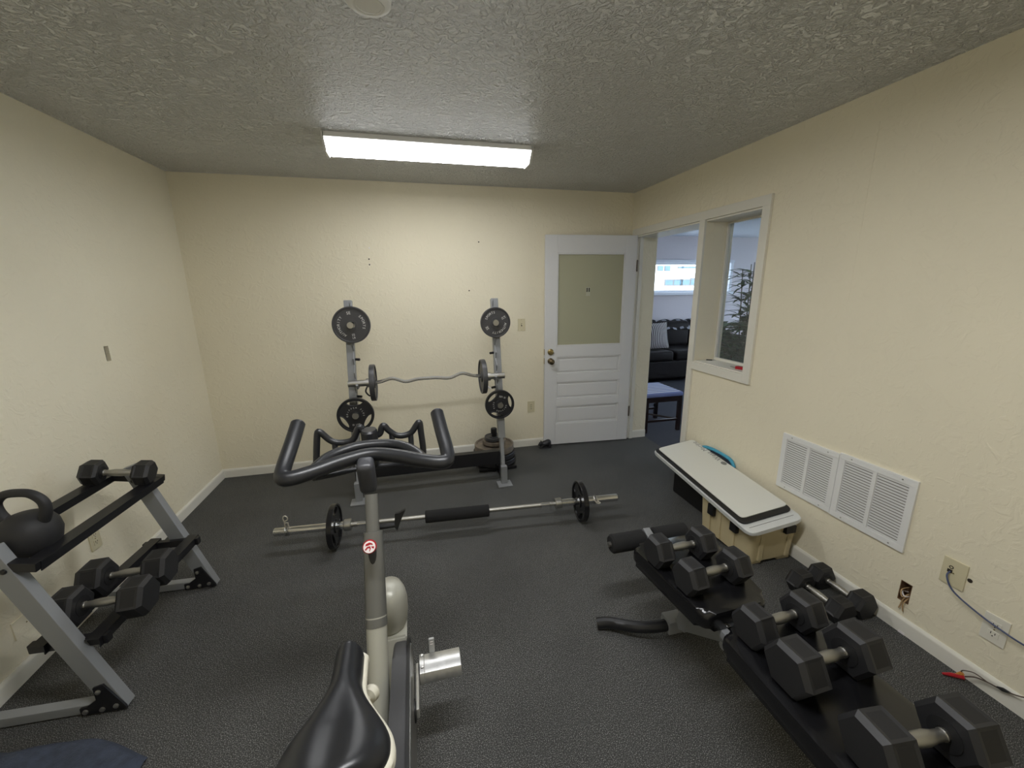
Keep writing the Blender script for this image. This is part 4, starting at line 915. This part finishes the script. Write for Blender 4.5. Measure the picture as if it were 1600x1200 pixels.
for s, yp, zp, xh in ((1, -2.575, .30, 1.624), (-1, -2.915, .37, 1.430)):
    b = B(); d = Vector((0, yp+2.745, zp-.335)); b.box((0, 0, d.length/2), (.012, .030, d.length+.03), .003, axis_m((xh, -2.745, .335), d, (1, 0, 0))); obj('crank_arm', b, ALU, bk)
    x0 = xh+s*.007; Mp = Matrix.Translation((x0, yp, zp)) @ Matrix.Scale(s, 4, (1, 0, 0))
    b = B(); b.prism([(-.047, -.012), (.047, -.012), (.047, .004), (.036, .022), (.012, .030), (-.016, .030), (-.038, .022), (-.047, .006)], .0, .142, Mp @ MY, .003, 2); pd = obj('pedal', b, ALU, bk)
    b = B(); b.prism([(-.049, -.013), (.049, -.013), (.049, .005), (.037, .024), (.012, .032), (-.016, .032), (-.040, .024), (-.049, .007)], .0, .018, Mp @ MY, .002, 1); obj('pedal_plate', b, ALU, pd)
    for yy, zz in ((-.022, .0295), (.026, .0285)):
        b = B(); b.lathe([(.005, 0), (.005, .004), (0, .005)], 10, Mp @ Matrix.Translation((.010, yy, zz))); obj('screw', b, STEEL, pd)
    b = B(); b.box((.046, .042, .048), (.020, .010, .062), .004, Mp); tb_ = obj('toe_tab', b, CLIPG, pd)
    for zz in (.058, .068):
        b = B(); b.box((.046, .0365, zz), (.010, .001, .003), 0, Mp); obj('tab_mark', b, WHITEP, tb_)
b = B(); b.cyl((1.436, -2.745, .335), (1.618, -2.745, .335), .026, seg=18); obj('bottom_bracket', b, BIKEG, bk)
b = B(); b.lathe([(.0, -.012), (.19, -.012), (.20, -.008), (.20, .008), (.19, .012), (0, .012)], 40, axis_m((1.527, -3.27, .37), (1, 0, 0))); obj('flywheel', b, STEEL, bk)
b = B(); b.tube([(BX, -2.745, .335), (BX, -3.10, .11), (BX, -3.42, .055)], .032, 14); b.tube([(BX, -2.745, .335), (BX, -2.93, .16), (BX, -3.02, .055)], .030, 14); obj('lower_frame', b, BIKEG, bk)
for y in (-3.05, -3.46):
    b = B(); b.tube([(BX-.26, y, .032), (BX-.24, y, .032), (BX+.24, y, .032), (BX+.26, y, .032)], [.022, .030, .030, .022], 16); obj('stabiliser', b, BIKED, bk)
b = B(); b.tube([(BX, -2.80, .33), (BX, -3.19, .70)], .030, 16); obj('seat_tube', b, BIKEG, bk)
b = B(); b.tube([(BX, -3.13, .64), (BX, -3.27, .875)], .021, 14); obj('seat_post', b, BIKED, bk)
b = B(); b.box((BX, -3.20, .872), (.046, .24, .030), .006); obj('seat_slider', b, BIKED, bk)
b = B(); b.lathe([(.006, 0), (.006, .03), (.014, .034), (.016, .046), (.012, .052), (0, .052)], 16, axis_m((BX+.018, -3.13, .84), (.35, .75, -.2))); obj('slider_knob', b, BIKEW, bk)
# saddle
YN, YB, ZS = -3.066, -3.318, .950
def hw(t):   # half width, t=0 nose .. 1 back
    if t < .05: return .006+.022*math.sqrt(t/.05)
    k = max(0, min(1, (t-.25)/.48)); k = k*k*(3-2*k); w = .026+.006*t+.052*k
    if t > .76: w *= math.sqrt(max(.0, 1-((t-.76)/.245)**2))
    return w
def sad(drop, out, zoff):
    def f(u, v):
        t = v; w = hw(t)+out; s = u*2-1; y = YN+(YB-YN)*t-(out if t > .5 else -out)
        xx = math.sin(s*math.pi/2); zz = 1-(1-math.cos(s*math.pi/2))
        zt = ZS+.012*t*t-.010*math.sin(math.pi*t)-(.020*(1-min(1, t/.06))**2)-(.018*max(0, (t-.88)/.12)**2)
        groove = -.010*math.exp(-(s/.20)**2)*max(0, min(1, (t-.35)/.25))*max(0, min(1, (1.0-t)/.12))
        return (BX+.003+w*xx, y, zt-drop*(1-zz)+groove+zoff)
    return f
b = B(); b.grid(29, 40, sad(.052, 0, 0)); sd_ = obj('saddle', b, SADV, bk, 80)
b = B()
def shell(u, v):
    t = .02+.97*v; s = -1 if u < .5 else 1; w = hw(t)
    zt = ZS+.012*t*t-.010*math.sin(math.pi*t)-.050
    k = {0: (w*.60, -.030), 1: (w+.0025, -.006), 2: (w+.0015, .006), 3: (w-.004, .010)}
    seq = [(-1, 0), (-1, 1), (-1, 2), (-1, 3), (1, 3), (1, 2), (1, 1), (1, 0)]; sg, i = seq[int(round(u*7))]
    return (BX+.0065+sg*k[i][0], YN+.004+(YB-YN-.010)*t, zt+k[i][1]-.004)
b.grid(8, 36, shell, close_u=False); obj('saddle_shell', b, BIKEW, sd_, 50)

# ------------------------------------------------------------------ lounge furniture
sf = thing('sofa', 'dark brown leather sofa under the lounge slot window', 'sofa', (6.2, 2.45, 0))
SX0, SX1 = 4.95, 7.45
b = B(); b.box(((SX0+SX1)/2, 2.46, .22), (SX1-SX0, .82, .32), .04, None, 3); obj('base', b, SOFA, sf)
for s_ in range(3):
    w_ = (SX1-SX0-.4)/3; xc = SX0+.2+w_*(s_+.5)
    b = B(); b.box((xc, 2.36, .45), (w_-.012, .68, .17), .05, None, 4); obj('seat_cushion', b, SOFA, sf, 60)
    b = B(); b.box((xc, 2.72, .74), (w_-.012, .24, .46), .08, None, 4); obj('back_cushion', b, SOFA, sf, 60)
b = B(); b.box(((SX0+SX1)/2, 2.83, .48), (SX1-SX0, .16, .84), .05, None, 3); obj('back', b, SOFA, sf)
for x in (SX0+.1, SX1-.1):
    b = B(); b.box((x, 2.44, .36), (.22, .84, .58), .08, None, 4); obj('arm', b, SOFA, sf, 60)
for x in (SX0+.12, SX1-.12):
    for y in (2.14, 2.78):
        b = B(); b.cyl((x, y, 0), (x, y, .07), .025, .03, 10); obj('leg', b, DWOOD, sf)
b = B()
b.grid(60, 12, lambda u, v: (5.25+1.7*u, 2.60+.30*min(1, v*1.3)+(-.0 if v > .3 else -.03*(1-v/.3)), .93+.055*math.sin(math.pi*min(1, v*1.2))+.012*math.sin(u*40)-(.10*(1-v/.3) if v < .3 else 0)))
tag(obj('throw_blanket', b, THROW, None, 60), 'grey and black patterned throw along the top of the sofa', 'blanket')
def cushion(name, label, c, w, h, t, m, rx, rz):
    b = B(); M_ = Matrix.Translation(c) @ Matrix.Rotation(rz, 4, 'Z') @ Matrix.Rotation(rx, 4, 'X')
    def f(u, v):
        s = 1 if v <= .5 else -1; vv = v*2 if v <= .5 else 2-v*2
        return None
    for sg in (1, -1):
        b.grid(14, 14, lambda u, v: ((u-.5)*w*(1-.06*math.sin(math.pi*v)), sg*t/2*(math.sin(math.pi*u)*math.sin(math.pi*v))**.55, (v-.5)*h*(1-.06*math.sin(math.pi*u))), M_)
    bmesh.ops.remove_doubles(b.bm, verts=b.bm.verts, dist=.002); return tag(obj(name, b, m, None, 60), label, 'pillow')
cushion('throw_pillow', 'square striped grey and white throw pillow on the sofa', (5.74, 2.44, .745), .50, .46, .17, PILLOW, -.25, .05)
cushion('throw_pillow', 'dark navy throw pillow beside the striped one on the sofa', (5.33, 2.45, .745), .46, .44, .16, NAVYP, -.22, .25)
stl = thing('foot_stool', 'dark wooden stool with a blue and white striped cushion seat in the doorway', 'stool', (4.28, .25, 0))
S0, S1, T0, T1 = 3.98+.10, 4.53, -.01, .47
b = B(); b.box(((S0+S1)/2, (T0+T1)/2, .425), (S1-S0+.01, T1-T0+.01, .05), .018, None, 3); obj('seat_cushion', b, STOOLC, stl, 60)
b = B()
for cc, d in ((((S0+S1)/2, T0+.014, .375), (S1-S0, .022, .06)), (((S0+S1)/2, T1-.014, .375), (S1-S0, .022, .06)), ((S0+.014, (T0+T1)/2, .375), (.022, T1-T0, .06)), ((S1-.014, (T0+T1)/2, .375), (.022, T1-T0, .06))): b.box(cc, d, .002)
obj('apron', b, DWOOD, stl)
for x in (S0+.02, S1-.02):
    for y in (T0+.02, T1-.02):
        b = B(); b.box((x, y, .19), (.038, .038, .38), .003); obj('leg', b, DWOOD, stl)
for cc, d in ((((S0+S1)/2, T0+.02, .13), (S1-S0-.05, .02, .025)), (((S0+S1)/2, T1-.02, .13), (S1-S0-.05, .02, .025))):
    b = B(); b.box(cc, d, .002); obj('stretcher', b, DWOOD, stl)
b = B(); b.cyl((S0+.04, T1-.03, .135), (S1-.06, T0+.03, .135), .011, seg=8); obj('cross_stretcher', b, DWOOD, stl)
# artificial plant behind the inside window
pl = thing('leafy_plant', 'tall leafy green plant standing behind the inside window', 'plant', (4.50, -.85, 0))
b = B(); b.lathe([(.0, 0), (.13, 0), (.17, .30), (.175, .32), (.155, .32), (.15, .29), (0, .28)], 24, Matrix.Translation((4.50, -.85, 0))); obj('pot', b, POT, pl)
rnd = random.Random(3)
def leaf(b, p, d, L, wd):
    d = d.normalized(); s_ = d.cross(Vector((0, 0, 1))); s_ = s_.normalized() if s_.length > .01 else Vector((1, 0, 0)); n = s_.cross(d)
    pts = []
    for t, w in ((0, .15), (.3, 1), (.65, .75), (1, .0)):
        c0 = p+d*(L*t)-Vector((0, 0, 1))*(L*.35*t*t); pts.append((c0-s_*wd*w+n*wd*.25*w, c0, c0+s_*wd*w+n*wd*.25*w))
    vs = [[b.bm.verts.new(q) for q in row] for row in pts]
    for r0, r1 in zip(vs, vs[1:]):
        for i in (0, 1): b.bm.faces.new((r0[i], r0[i+1], r1[i+1], r1[i]))
for k in range(16):
    a = 2*math.pi*k/16+rnd.uniform(-.2, .2); tall = k % 3 == 0
    top = Vector((4.50+math.cos(a)*(.10 if tall else .22), -.85+math.sin(a)*(.12 if tall else .34), rnd.uniform(1.55, 1.78) if tall else rnd.uniform(1.0, 1.42)))
    base = Vector((4.50+math.cos(a)*.04, -.85+math.sin(a)*.04, .28)); pts = catmull([base, base.lerp(top, .5)+Vector((0, 0, .08)), top], 6)
    b = B(); b.tube(pts, [.008-.005*i/12 for i in range(13)], 6); st = obj('stem', b, STEM, pl)
    b = B()
    for j in range(60 if tall else 75):
        t = rnd.uniform(.45, 1.0); p = pts[min(12, int(t*12))]; aa = rnd.uniform(0, 2*math.pi); leaf(b, p, Vector((math.cos(aa), math.sin(aa), rnd.uniform(.0, .9))), rnd.uniform(.15, .25), rnd.uniform(.011, .018) if tall else rnd.uniform(.022, .036))
    obj('leaf_spray', b, LEAF if k % 2 else LEAF2, st, 60)
